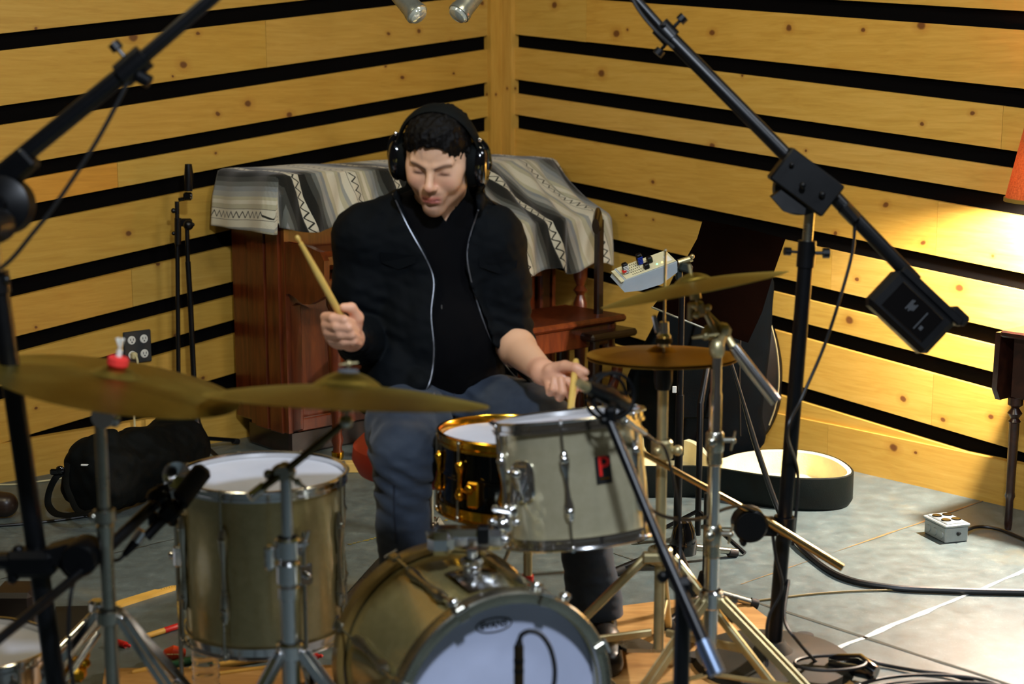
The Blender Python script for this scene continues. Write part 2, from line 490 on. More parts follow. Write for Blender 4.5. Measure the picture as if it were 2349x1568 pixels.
def build_wall(side,G,cuts,tints):
    n,d=(nL,dL) if side=='L' else (nR,dR); smax=SM[side]
    mb=MB(); a=CO-d*.0; b=CO+d*(smax+.0)
    mb.prism([a,b,b+V((0,0,3.0)),a+V((0,0,3.0))],-n*.12)
    w=mb.obj('wall_left' if side=='L' else 'wall_right',M_wallback,smooth=False); tag(w,kind='structure')
    L=[(gline(side,*g[0]),gline(side,*g[1]) if g[1] else None) for g in G]
    defs=[]
    # boards above the first gap
    t0=L[0][0]; z0a,z1a=t0(0),t0(smax); first=True
    za,zb=z0a,z1a; k=0
    ts=tints
    while min(za,zb)<2.95:
        h=.215 if k%2==0 else .16
        defs.append((0,za,za+h if za+h<2.98 else 2.98,smax,zb,min(zb+h,2.98),[1.1+.9*(k%3)],[ts[k%len(ts)],ts[(k+1)%len(ts)]]))
        za+=h+.066; zb+=h+.07; k+=1
    bh=wall_base(side)
    for i in range(len(L)-1):
        top=L[i][1]; bot=L[i+1][0]
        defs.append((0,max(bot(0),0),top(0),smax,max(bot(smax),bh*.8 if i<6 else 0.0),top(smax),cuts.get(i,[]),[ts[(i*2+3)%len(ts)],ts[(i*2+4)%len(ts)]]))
    return w,defs,L
def wall_base(side):
    return wall_sz('L',79,1005,.04)[1] if side=='L' else wall_sz('R',1900,972.6,.04)[1]
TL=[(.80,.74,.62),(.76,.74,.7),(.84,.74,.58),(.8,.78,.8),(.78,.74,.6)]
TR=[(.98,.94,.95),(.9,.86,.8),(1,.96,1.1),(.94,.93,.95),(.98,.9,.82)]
sL=lambda x,y:wall_sz('L',x,y,.026)[0]
sR=lambda x,y:wall_sz('R',x,y,.026)[0]
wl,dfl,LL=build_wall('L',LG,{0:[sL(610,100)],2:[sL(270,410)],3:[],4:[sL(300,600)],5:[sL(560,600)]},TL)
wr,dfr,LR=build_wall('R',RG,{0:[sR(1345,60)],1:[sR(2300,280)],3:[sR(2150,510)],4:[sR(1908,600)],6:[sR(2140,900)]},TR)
# orange board left of the joint in the fourth row of the left wall
d=list(dfl[-5]); d[7]=[(.82,.8,.72),(.95,.72,.42)]; dfl[-5]=tuple(d)
# last boards stop at / pass behind the baseboards; wedge board below the last right-hand gap
g8=LR[-1][1]; bR=wall_base('R'); bL=wall_base('L')
sc_=[k/100 for k in range(0,420) if g8(k/100)>bR-.005]
send=max(sc_)
dfr.append((0,bR-.02,g8(0),send,bR-.02,g8(send),[],[(.9,.88,.85)]))
cl=boards('L','pine_cladding',wl,dfl); cr=boards('R','pine_cladding',wr,dfr)
def baseb(side,h,name):
    n,d=(nL,dL) if side=='L' else (nR,dR); smax=SM[side]
    ob=boards(side,name,None,[(0,0.0,h,smax,0.0,h,[1.9,3.3],[(.84,.8,.74),(.9,.84,.78),(.86,.8,.7)])],th=.034,off=.004)
    tag(ob,kind='structure'); return ob
baseb('L',bL,'baseboard_left'); baseb('R',bR,'baseboard_right')
# corner post: two battens
def post():
    mb=MB(); mb.uv=[]; cols=[]
    def bt(side,s0,s1,o0,o1,col):
        pts=[wall_pt(side,s,z,o) for z in(0,2.98) for (s,o) in((s0,o0),(s1,o0),(s1,o1),(s0,o1))]
        fs=[(0,1,2,3),(7,6,5,4),(0,4,5,1),(1,5,6,2),(2,6,7,3),(3,7,4,0)]
        mb.add(pts,fs)
        for f in fs:
            mb.uv.append([((pts[i].z)+60+s1*9+o1,(pts[i]-CO).dot(dL)+(pts[i]-CO).dot(dR)*1.0) for i in f]); cols.append(col)
    bt('L',.0,.115,.004,.05,(.86,.78,.66)); bt('R',.05,.112,.004,.05,(.92,.86,.86))
    ob=mb.obj('trim_1',M_pine,smooth=False); ca=ob.data.color_attributes.new('tint','FLOAT_COLOR','CORNER')
    for i in range(len(ca.data)): ca.data[i].color=(*cols[i//4],1)
    tag(ob,kind='structure')
post()
# floor: painted concrete with saw-cut joints parallel to the walls
def floor():
    t=NT('painted_concrete')
    tc=t.n.new('ShaderNodeTexCoord')
    n1=t.noise(tc.outputs['Object'],1.6,6,.62); n2=t.noise(tc.outputs['Object'],14,10,.75); n3=t.noise(tc.outputs['Object'],.9,4,.6)
    base=t.ramp(n2,[(.3,lin((64,74,76))),(.55,lin((86,98,99))),(.75,lin((112,123,122)))])
    n5=t.noise(tc.outputs['Object'],160,4,.7); base=t.mix(t.math('MULTIPLY',t.ramp(n5,[(.60,(0,0,0)),(.72,(1,1,1))]),.35),base,lin((176,180,168))); base=t.mix(t.math('MULTIPLY',t.ramp(n5,[(.28,(1,1,1)),(.38,(0,0,0))]),.3),base,lin((60,64,58)))
    st_=t.ramp(n1,[(.56,(0,0,0)),(.72,(1,1,1))])
    b2=t.mix(t.math('MULTIPLY',st_,.45),base,lin((140,122,80)))
    st2=t.ramp(n3,[(.58,(0,0,0)),(.66,(1,1,1))])
    b3=t.mix(t.math('MULTIPLY',st2,.3),b2,lin((98,102,96)))
    mpx=t.n.new('ShaderNodeMapping'); mpx.inputs['Scale'].default_value=(2,60,1); mpx.inputs['Rotation'].default_value=(0,0,.6); t.link(tc.outputs['Object'],mpx.inputs[0])
    scr=t.noise(mpx.outputs[0],3,3,.6)
    b4=t.mix(t.math('MULTIPLY',t.ramp(scr,[(.7,(0,0,0)),(.76,(1,1,1))]),.25),b3,lin((195,200,195)))
    t.link(b4,t.b.inputs['Base Color'])
    t.link(t.math('MULTIPLY_ADD',n2,.35,.28),t.b.inputs['Roughness'])
    t.bump(n2,.15,.003)
    mb=MB(); a=CO-dL*.1-dR*.1
    mb.prism([a,a+dL*6.5,a+dL*6.5+dR*8.5,a+dR*8.5],V((0,0,-.1)))
    f=mb.obj('floor',t.m,smooth=False,origin=(0,0,0)); tag(f,kind='structure')
    md=simple('joint_dark',(58,60,52),.9,0,.3,30); ml=simple('joint_chipped',(215,216,208),.8,0,.35,60,bump=.5,bscale=90)
    def joint(name,p0,p1,d,w,mat,jag,s):
        p0=V((p0.x,p0.y,0)); mb=MB(); 
        L=[];Rr=[]; nn=60
        d=d.normalized(); x=V((-d.y,d.x,0))
        for i in range(nn+1):
            q=p0+d*(p1*i/nn); L.append(q+x*(w/2+random.uniform(-jag,jag))+V((0,0,.0012))); Rr.append(q-x*(w/2+random.uniform(-jag,jag))+V((0,0,.0012)))
        mb.grid([L,Rr]); mb.obj(name,mat,f,smooth=False)
    joint('floor_joint',Z(1720,1376),4.2,dR,.012,md,.002,0)
    joint('floor_joint',Z(1408,1269),-.0+.35,dR,.006,md,.002,0)
    joint('floor_joint',Z(1909,1492),-4.2,dL,.014,ml,.005,0)
    joint('floor_joint',Z(1700,1340),-4.5,dL,.006,simple('joint_stained',(120,96,56),.9,0,.3,30),.003,0)
    joint('floor_joint',Z(402,1236),1.6,dL,.006,md,.003,0)
    joint('floor_joint',Z(800,1249),-.45,dL,.008,simple('joint_rust',(120,110,40),.9,0,.3,30),.006,0)
floor()
# the rest of the room, behind and above the camera
M_ceil=simple('dark_ceiling',(44,38,30),.9)
mb=MB(); a=CO+V((0,0,3.0)); mb.prism([a,a+dR*8.4,a+dR*8.4+dL*6.4,a+dL*6.4],V((0,0,.08)))
tag(mb.obj('ceiling',M_ceil,smooth=False),kind='structure')
# ---------------------------------------------------------------- lights
W=bpy.data.worlds.new('world'); sc.world=W; W.use_nodes=True
bg=W.node_tree.nodes['Background']; bg.inputs[0].default_value=(.30,.27,.22,1); bg.inputs[1].default_value=.12
def area(name,loc,target,size,power,col,sy=None):
    l=bpy.data.lights.new(name,'AREA'); l.energy=power; l.color=col; l.size=size
    if sy: l.shape='RECTANGLE'; l.size_y=sy
    o=bpy.data.objects.new(name,l); C.objects.link(o); o.location=loc
    o.rotation_euler=(V(target)-V(loc)).to_track_quat('-Z','Y').to_euler(); return o
area('ceiling_spot',(.38,1.0,2.9),(.0,3.3,.6),.22,92,(.78,.87,1.0),.22)
area('fill_light',(1.9,2.6,2.9),(1.5,4.6,0),.7,28,(.88,.94,1.0),.4)  # added cool fill for the right-hand floor, not a known fixture
area('fill_light',(-1.4,3.2,2.9),(-1.6,5.6,.9),.7,29,(1,.88,.60),.4)  # added warm wash that brightens the left wall
area('fill_light',(.5,3.9,2.92),(.3,6.6,1.0),.6,19,(1,.87,.58),.4)  # second added wash, aimed at the corner
def zrow(Y,py):
    b=(py-CY)/F; return H-Y*(st+b*ct)/(ct-b*st)
def cymbal_mat(name,c1,c2):
    t=NT(name); tc=t.n.new('ShaderNodeTexCoord')
    # concentric lathe grooves around the local centre
    ln=t.n.new('ShaderNodeVectorMath'); ln.operation='LENGTH'; t.link(tc.outputs['Object'],ln.inputs[0])
    w=t.math('SINE',t.math('MULTIPLY',ln.outputs['Value'],900))
    nz=t.noise(tc.outputs['Object'],7,6,.6)
    t.link(t.ramp(nz,[(.3,lin(c1)),(.7,lin(c2))]),t.b.inputs['Base Color'])
    t.b.inputs['Metallic'].default_value=1; t.link(t.math('MULTIPLY_ADD',nz,.25,.27),t.b.inputs['Roughness'])
    t.b.inputs['Anisotropic'].default_value=.5
    t.bump(w,.25,.0006); return t.m
M_cym=cymbal_mat('aged_bronze',(138,122,54),(166,150,78))
M_cym2=cymbal_mat('bright_bronze',(178,136,48),(204,160,66))
def wrap(name,c,c2,rough,metal):
    t=NT(name); co=t.coord(); n=t.noise(co,45,6,.7); n2=t.noise(co,6,4,.5)
    t.link(t.mix(t.math('MULTIPLY',n2,.4),t.ramp(n,[(.35,lin(c)),(.65,lin(c2))]),lin(c)),t.b.inputs['Base Color'])
    t.b.inputs['Metallic'].default_value=metal; t.b.inputs['Roughness'].default_value=rough
    t.b.inputs['Coat Weight'].default_value=.6; t.b.inputs['Coat Roughness'].default_value=.1
    return t.m
M_wrap=wrap('silver_drum_wrap',(214,206,170),(228,220,186),.17,.65)
M_wrapd=wrap('champagne_drum_wrap',(186,170,118),(202,186,134),.26,.5)
M_hoopwood=simple('hoop_lacquer',(140,114,62),.3,.35,.2,14,coat=.5)
M_shellb=simple('black_nickel_shell',(10,9,10),.1,.9,.1,6,coat=.5)
def headmat(name,c,ring=None,rin=.0,rough=.45):
    t=NT(name); tc=t.n.new('ShaderNodeTexCoord'); nz=t.noise(tc.outputs['Object'],6,5,.6)
    base=t.ramp(nz,[(.3,lin([x*.94 for x in c])),(.7,lin(c))])
    t.link(base,t.b.inputs['Base Color']); t.b.inputs['Roughness'].default_value=rough; return t.m
M_head=headmat('coated_drum_head',(214,220,236))
M_headfront=headmat('white_front_head',(200,208,236))
M_headring=headmat('grey_head_ring',(128,122,108),rough=.5)
M_glue=headmat('translucent_head',(150,135,95))
M_ink=simple('black_ink',(12,10,10),.5)
def frame(n,toward=(0,-1,0)):
    """axes (x right-ish, y away from 'toward', n)"""
    n=V(n).normalized(); t=V(toward); f=(t-n*t.dot(n)).normalized(); r=n.cross(f)  # f faces the viewer
    return r,f,n
def ringpt(o,fr,ang,r,h=0):
    x,f,n=fr; return o+x*(math.sin(ang)*r)+f*(math.cos(ang)*r)+n*h
def hoop(mb,o,n,r,h,t=.003,lip=.006,mi=0):
    """flanged hoop: rim at height 0..h"""
    mb.lathe(o,n,[(r-.004,0),(r+.002,0),(r+.002,h*.25),(r-.001,h*.3),(r-.001,h*.75),(r+lip,h*.8),(r+lip+.001,h*.9),(r+lip-.002,h),(r-.001,h),(r-t-.001,h*.85),(r-t-.001,0),(r-.004,0)],64,mi)
def lug(o,fr,ang,r,ha,hb,w=.011,d=.014):
    """waisted tube lug along the shell from height ha to hb"""
    mb=MB(); L=hb-ha; prof=[0,.05,.14,.24,.34,.5,.66,.76,.86,.95,1]; ws=[.35,.8,1,.95,.62,.45,.62,.95,1,.8,.35]
    pts=[ringpt(o,fr,ang,r+d*.45,ha+L*p) for p in prof]
    x=ringpt(o,fr,ang,1)-o
    mb.tube(pts,[w*q for q in ws],10,up=fr[2].cross(x)*0+fr[0])
    for q in(.14,.86): mb.ball(ringpt(o,fr,ang,r+d*.6,ha+L*q),w*1.0,10)
    mb.tube([ringpt(o,fr,ang,r-.002,ha+L*.14),ringpt(o,fr,ang,r+d*.5,ha+L*.14)],w*.7,8)
    mb.tube([ringpt(o,fr,ang,r-.002,ha+L*.86),ringpt(o,fr,ang,r+d*.5,ha+L*.86)],w*.7,8)
    return mb
def rodset(o,fr,ang,r,h0,h1,rr=.0028):
    mb=MB(); a=ringpt(o,fr,ang,r,h0); b=ringpt(o,fr,ang,r,h1)
    mb.tube([a,b],rr,8); mb.ball(b,rr*1.9,8); mb.box(b+(b-a).normalized()*.004,(rr*2.4,)*3)
    return mb
def drum(name,label,cat,top,n,r,depth,nl,phase,shell,headm,hoopm,lugm,rodm,hoop_h=.024,group=None):
    n=V(n).normalized(); fr=frame(n); bot=top-n*depth
    base=V((bot.x,bot.y,bot.z))
    t=thing(name,base,label,cat,group)
    mb=MB(); mb.lathe(bot,n,[(r-.008,.006),(r,0),(r,depth),(r-.006,depth),(r-.008,depth-.01),(r-.008,.006)],72); sh=mb.obj('shell',shell,t)
    mb=MB(); mb.lathe(top,n,[(0,.004),(r*.5,.004),(r-.002,.004),(r+.002,.001),(r+.002,-.006)],64); mb.obj('batter_head',headm,t)
    mb=MB(); mb.lathe(bot,-n,[(0,.004),(r-.002,.004),(r+.002,.001),(r+.002,-.006)],64); mb.obj('resonant_head',headm,t)
    mb=MB(); hoop(mb,top-n*.008,n,r+.008,hoop_h); mb.obj('top_hoop',hoopm,t,origin=top)
    mb=MB(); hoop(mb,bot+n*.008,-n,r+.008,hoop_h); mb.obj('bottom_hoop',hoopm,t,origin=bot)
    for k in range(nl):
        a=phase+2*PI*k/nl
        lu=lug(bot,fr,a,r,depth*.18,depth*.82).obj('lug',lugm,t)
        rodset(bot,fr,a,r+.013,depth*.8,depth+.012).obj('tension_rod',rodm,lu)
        rodset(bot,fr,a,r+.013,depth*.2,-.012).obj('tension_rod',rodm,lu)
    return t,fr,bot
def text_on(name,txt,size,o,x,y,mat,parent,lift,thick=.0004,sx=1.0):
    cu=bpy.data.curves.new(name,'FONT'); cu.body=txt; cu.size=size; cu.align_x='CENTER'; cu.align_y='CENTER'; cu.extrude=thick; cu.offset=size*.012
    tmp=bpy.data.objects.new('tmp',cu); C.objects.link(tmp); bpy.context.view_layer.update()
    me=bpy.data.meshes.new_from_object(tmp.evaluated_get(bpy.context.evaluated_depsgraph_get()))
    bpy.data.objects.remove(tmp); n=x.cross(y).normalized()
    mb=MB(); mb.add([o+x*v.co.x*sx+y*v.co.y+n*(v.co.z+lift) for v in me.vertices],[tuple(p.vertices) for p in me.polygons])
    bpy.data.meshes.remove(me)
    return mb.obj(name,mat,parent,smooth=False)
# ---- rack tom
ftop=U(1303,968,3.36); n_rt=(-.10,.155,.985)
rt,fr,bot=drum('rack_tom','silver mounted tom drum with a red badge, above the bass drum','drum',ftop,n_rt,.158,.238,6,math.radians(-6),M_wrap,M_head,M_chrome,M_chrome,M_chrome,.026)
nn=fr[2]
# badge
ang=math.radians(23); c=ringpt(bot,fr,ang,.1585,.238*.60); xr=(fr[0]*math.cos(ang)-fr[1]*math.sin(ang)); outn=(ringpt(bot,fr,ang,1)-bot).normalized()
mb=MB(); mb.box(c,(.036,.058,.003),(xr,nn,outn),bev=.001); bd=mb.obj('badge',M_ink,rt,smooth=False); tag(bd,'black badge with a large red letter P')
text_on('badge_letter','P',.058,c+nn*.006,xr,nn,M_red,bd,.002,.0008,.95)
mb=MB(); mb.box(c-nn*.018+outn*.002,(.022,.003,.001),(xr,nn,outn)); mb.obj('badge_line',M_brass,bd,smooth=False)
# tom mount bracket: oval plate + clamp
ang=math.radians(-43); c=ringpt(bot,fr,ang,.158,.238*.55); outn=(ringpt(bot,fr,ang,1)-bot).normalized(); xr=nn.cross(outn)*-1
xr=(fr[0]*math.cos(ang)-fr[1]*math.sin(ang))
mb=MB(); pts=[]
for k in range(32):
    a=2*PI*k/32; cx_,cy_=math.cos(a),math.sin(a)
    pts.append(c+xr*(.027*abs(cx_)**.6*(1 if cx_>0 else -1))+nn*(.04*abs(cy_)**.6*(1 if cy_>0 else -1)))
mb.tube(pts+[pts[0],pts[1]],.006,8,cap=False); mb.box(c+outn*.003,(.045,.07,.008),(xr,nn,outn),bev=.003)
mb.obj('mount_bracket',M_chrome,rt)
mb=MB(); mb.tube([c+outn*.012-nn*.02-xr*.004,c+outn*.03+nn*.018+xr*.008],[.008,.010],12); mb.ball(c+outn*.03+nn*.02+xr*.009,.012,12); mb.tube([c+outn*.012+nn*.02,c+outn*.02-nn*.03],.004,8); mb.ball(c+outn*.012-xr*.03+nn*.022,.006,8)
mb.obj('wing_bolt',M_chrome,rt)
# ---- floor tom
ftop=U(603,1096,3.49)
ft,fr,bot=drum('floor_tom','large champagne floor tom drum with a white head and standing on legs','drum',ftop,(0.0,.015,1),.181,.345,8,math.radians(-19),M_wrapd,M_head,M_chrome,M_steel,M_steel,.026)
ft['label']='deep champagne-coloured floor tom with a white head, beside the bass drum'
for a in (-84,35,158):
    a=math.radians(a); mb=MB(); p=ringpt(bot,fr,a,.197,0)
    mb.tube([V((p.x,p.y,.02)),V((p.x,p.y,bot.z+.27))],.005,10); lg=mb.obj('leg',M_steel,ft)
    mb=MB(); mb.tube([V((p.x,p.y,0)),V((p.x,p.y,.045))],[.014,.010],12); mb.obj('rubber_foot',M_rubber,lg)
    mb=MB(); q=ringpt(bot,fr,a,.19,.17); mb.box(q,(.034,.03,.05),(fr[0]*math.cos(a)-fr[1]*math.sin(a),(ringpt(bot,fr,a,1)-bot).normalized(),fr[2]),bev=.005); mb.ball(q+V((0,0,.0))+(ringpt(bot,fr,a,1)-bot).normalized()*.02,.009,8); mb.obj('leg_bracket',M_chrome,ft)
# ---- snare on its stand
stop=U(1180,1004,3.63)
sn,fr,bot=drum('snare_drum','black snare drum with gold hoops, between the drummer and the silver tom','drum',stop,(.02,.03,1),.171,.150,10,math.radians(-8),M_shellb,M_head,M_brass,M_brass,M_steel,.030)
mb=MB(); mb.lathe(bot,fr[2],[(.1712,.07),(.1735,.073),(.1735,.078),(.1712,.081)],64); mb.obj('centre_bead',M_shellb,sn)
mb=MB(); a=math.radians(-30); q=ringpt(bot,fr,a,.18,.05); mb.box(q,(.03,.02,.06),(fr[0]*math.cos(a)-fr[1]*math.sin(a),(ringpt(bot,fr,a,1)-bot).normalized(),fr[2]),bev=.004); mb.tube([q,q+V((-.03,-.03,.02))],.004,8); mb.ball(q+V((-.01,-.02,.02)),.011,8); mb.obj('strainer',M_brass,sn)
# ---- bass drum
Fp=U(1153,1622,3.07); Bp=U(1006,1492,3.37); Fp.z=.243; Bp.z=.243
ax=(Fp-Bp).normalized(); L=(Fp-Bp).length
bd_=thing('bass_drum',V(((Fp.x+Bp.x)/2,(Fp.y+Bp.y)/2,0)),'gold-tinted bass drum lying on its side with a white front head','drum')
mb=MB(); R0=.222
mb.lathe(Bp,ax,[(R0-.008,.01),(R0,0),(R0,L),(R0-.008,L-.002)],96); mb.obj('shell',wrap('gold_drum_wrap',(178,162,104),(198,182,122),.22,.7),bd_)
def bhoop(o,a,mat,nm):
    mb=MB(); r=R0+.004; mb.lathe(o,a,[(r,-.02),(r+.012,-.02),(r+.014,-.015),(r+.014,.015),(r+.011,.019),(r,.019),(r,-.02)],96); return mb.obj(nm,mat,bd_)
fh=bhoop(Fp,ax,M_steel,'front_hoop'); tag(fh,'grey metal-inlaid front hoop'); bhoop(Bp,ax,M_hoopwood,'rear_hoop')
frb=frame(ax,(0,0,1)); # x,f(up),n
def bpt(o,ang,r,h=0): # angle from top, clockwise seen from the front
    up=frb[1]; rt_=V((ax.y*-1,ax.x,0)); rt_=rt_ if rt_.x>0 else -rt_
    return o+up*(math.cos(ang)*r)+rt_*(math.sin(ang)*r)+ax*h
up=frb[1]; rgt=V((-ax.y,ax.x,0)); rgt=rgt if rgt.x>0 else -rgt
mb=MB(); mb.lathe(Fp,ax,[(0,-.026),(.1,-.026),(R0-.004,-.026),(R0+.002,-.022)],96); fhd=mb.obj('front_head',M_headfront,bd_)
mb=MB(); mb.lathe(Fp,ax,[(R0-.006,-.024),(R0-.006,.016),(R0+.006,.019)],96); mb.obj('counter_hoop',M_steel,bd_)
mb=MB(); mb.lathe(Bp,-ax,[(0,.006),(R0,.006),(R0+.003,.012)],64); mb.obj('batter_head',M_head,bd_)
oc=bpt(Fp,-.045,.161,-.0252)
mb=MB(); pts=[oc+rgt*(.039*math.cos(2*PI*k/48))+up*(.0145*math.sin(2*PI*k/48)) for k in range(49)]
mb.tube(pts,.0012,6,cap=False); lo=mb.obj('head_logo',M_ink,fhd)
text_on('logo_lettering','EVANS',.0185,oc,rgt,up,M_ink,lo,.0002,.0003,1.05)
for k in range(8):
    a=math.radians(-24+45*k)
    td0=(bpt(Fp,a+.05,1)-bpt(Fp,a-.05,1)).normalized()
    for (o,s) in((Fp,1),(Bp,-1)):
        mb=MB(); rd=(bpt(o,a,1)-o).normalized(); td=rd.cross(ax)
        mb.box(bpt(o,a,R0+.019,s*.004),(.020,.012,.036),(td,rd,ax),bev=.003); mb.box(bpt(o,a,R0+.008,s*.021),(.02,.028,.008),(td,rd,ax),bev=.002); mb.box(bpt(o,a,R0+.018,s*.016),(.02,.012,.014),(td,rd,ax),bev=.002)
        cw=mb.obj('claw_hook',M_steel,bd_)
        mb=MB(); mb.tube([bpt(o,a,R0+.020,s*.024),bpt(o,a,R0+.020,-s*L*.22)],.003,8); mb.tube([bpt(o,a,R0+.020,s*.026)-td0*.016,bpt(o,a,R0+.020,s*.026)+td0*.016],.0035,8); mb.obj('tension_rod',M_chrome,cw)
    mb=MB(); prof=[0,.06,.18,.3,.5,.7,.82,.94,1]; ws=[.3,.9,1,.7,.5,.7,1,.9,.3]
    mb.tube([bpt(Bp,a,R0+.010,L*(.2+.6*p)) for p in prof],[.013*w for w in ws],10); mb.obj('lug',M_steel,bd_)
for s in(-1,1):
    mb=MB(); a=bpt(Fp,s*1.9,R0+.004,-.09); b=a+rgt*s*.10+ax*.10; b.z=.012; mb.tube([a,b],.006,10); mb.ball(b,.012,8); mb.ball(a,.018,10); mb.obj('spur',M_steel,bd_)
# tom holder plate on the shell, post and double arm
hb=bpt(Bp,-.02,R0,L*.62)
mb=MB()
rows=[]
for i in range(9):
    a=-.20+.40*i/8; rows.append([bpt(Bp,a,R0+.004+.012*math.sin(PI*j/6),L*(.42+.40*j/6)) for j in range(7)])
mb.grid(rows); mb.obj('holder_plate',M_chrome,bd_)
pt0=bpt(Bp,-.03,R0+.01,L*.60); ptop=V((pt0.x+.0,pt0.y,zrow(pt0.y,1262)))
mb=MB(); mb.tube([pt0,pt0+V((0,0,.03)),pt0+V((0,0,.032)),ptop],[.019,.019,.0115,.0115],20); mb.ball(lerp(pt0,ptop,.35)+V((.006,-.015,0)),.010,10); mb.lathe(pt0+V((0,0,.02)),(0,0,1),[(.022,0),(.024,.004),(.024,.012),(.018,.016)],24); mb.obj('holder_post',M_chrome,bd_)
Y=ptop.y
def fl(px,py,dd=0):
    return U(px,py,Y*ct+(-.28)*-st*0+3.17+dd)
mb=MB()
cb=U(1075,1232,3.2); mb.box(cb,(.155,.06,.045),bev=.012)
mb.box(U(1012,1240,3.19),(.055,.07,.05),bev=.014); mb.tube([U(990,1215,3.2),U(1000,1265,3.2)],.014,12)
mb.obj('holder_block',M_chrome,bd_)
mb=MB(); mb.box(U(1108,1225,3.16),(.024,.03,.035),bev=.003); mb.obj('memory_lock',M_blackp,bd_)
mb=MB(); mb.tube([U(1120,1225,3.2),U(1155,1200,3.22),U(1178,1160,3.25),U(1185,1100,3.24)],[.016,.017,.013,.010],14); mb.ball(U(1152,1205,3.2),.024,14); mb.ball(U(1172,1172,3.2),.018,12)
for (x,y) in((1137,1167),(1160,1165),(1185,1198),(1160,1238),(1128,1196)): mb.ball(U(x,y,3.18),.009,8)
mb.tube([U(1130,1165,3.17),U(1172,1172,3.17)],.006,8); mb.obj('tom_arm',M_chrome,bd_)
# drum key shaped T-handles on the hoop edge
for a in(.33,.62,-.42):
    mb=MB(); c=bpt(Fp,a,R0+.024,-.012); mb.ball(c,.012,10); mb.tube([c-rgt*.014,c+rgt*.014],.005,8); mb.obj('t_handle',M_chrome,bd_)
# ---- cymbals
def cym(name,label,c,n,r,mat,bell=.018,bow=.020,group=None,bellr=.2,cat='cymbal',lathe_n=96):
    n=V(n).normalized(); mb=MB()
    prof=[(.006,bow+bell)]
    for i in range(1,9):
        t_=i/8; prof.append((r*bellr*t_, bow+bell*math.cos(t_*PI/2)**.8 if t_<1 else bow))
    for i in range(1,15):
        t_=i/14; prof.append((r*(bellr+(1-bellr)*t_),bow*(1-t_**1.5)))
    th=.0011
    under=[(p[0],p[1]-th*(1+1.0*(1-p[0]/r))) for p in reversed(prof)]
    mb.lathe(c,n,prof+under+[prof[0]],lathe_n)
    o=mb.obj(name,mat,origin=tuple(V(c)),ang=50); tag(o,label,cat,group); return o,n
cy1,n1=cym('crash_cymbal','thin bronze crash cymbal at the left edge, tilted down to the right',U(262,882,3.02),(.19,.03,.98),.247,M_cym)
cy2,n2=cym('ride_cymbal','large dark bronze ride cymbal seen edge-on above the floor tom',U(796,917,2.95),(.05,.155,.98),.274,M_cym,.030,.026,bellr=.25)
cy3,n3=cym('crash_cymbal','bronze crash cymbal tilted up to the right, above the hi-hats',U(1592,664,3.5),(-.195,.12,.97),.216,M_cym)
cy4,n4=cym('hi_hat_cymbal','upper hi-hat cymbal, shiny golden bronze with the clutch above it',U(1518,814,3.66),(.0,.045,1),.179,M_cym2,.014,.011)
mb=MB()
c=U(1518,822,3.66); nn=V((0,.045,1)).normalized(); r=.179
pr=[(.006,.0),(.01,-.028)]+[(r*.2*math.sin(t*PI/2/6)+.006,-.012-.016*math.cos(t*PI/12)) for t in range(1,7)]+[(r*(.2+.8*t/10),-.012*(1-(t/10)**1.5)) for t in range(1,11)]
mb.lathe(c,nn,pr+[(a,b+.0012) for a,b in reversed(pr)],96); o=mb.obj('hi_hat_cymbal',M_cym2,origin=tuple(c)); tag(o,'lower hi-hat cymbal, turned over beneath its twin on the stand','cymbal')
def wing(mb,c,d,s=.014):
    """wing nut: hub + two ears along d"""
    c=V(c); d=V(d).normalized(); mb.ball(c,s*.55,8); mb.tube([c-d*s*1.6,c-d*s*.6,c,c+d*s*.6,c+d*s*1.6],[s*.35,s*.5,s*.4,s*.5,s*.35],8,flat=(1,.5))
def collar(mb,x,y,z,r,h): mb.lathe((x,y,z-h/2),(0,0,1),[(r*.8,0),(r,h*.12),(r,h*.88),(r*.8,h)],24)
def tripod(parent,x,y,zh,zb,reach,angs,mat,w=.020,double=True,feet=True,brz=None,rt=.0):
    """flat-bar tripod legs from a hub at height zh with braces to a lower hub at zb"""
    for a in angs:
        a=math.radians(a); dx,dy=math.sin(a),-math.cos(a); ox,oy=-dy,dx
        foot=V((x+dx*reach,y+dy*reach,.012)); top=V((x+dx*.03,y+dy*.03,zh))
        mb=MB()
        for s in((-1,1) if double else (0,)):
            off=V((ox,oy,0))*s*.009
            P=[top+off,lerp(top,foot,.5)+off+V((0,0,.008)),foot+off+V((0,0,.01))]
            for i in range(2):
                p,q=P[i],P[i+1]; dd=(q-p).normalized(); xx=V((ox,oy,0)); yy=dd.cross(xx)
                mb.box((p+q)/2,(.003,w,(q-p).length+.004),(xx,yy,dd),bev=.0008)
        mid=lerp(top,foot,.55); low=V((x+dx*.02,y+dy*.02,zb))
        for s in(-1,1):
            off=V((ox,oy,0))*s*.006
            mb.tube([mid+off,low+off],.0035,6)
        mb.ball(mid,.006,8); mb.ball(top,.007,8)
        lg=mb.obj('leg',mat,parent)
        if feet:
            mb=MB(); mb.lathe(foot-V((0,0,.012)),(0,0,1),[(0,0),(.013,0),(.015,.012),(.013,.03),(.009,.036),(0,.036)],14); mb.obj('rubber_foot',M_rubber,lg)
def vbase(px,py,d):
    p=U(px,py,d); return p.x,p.y
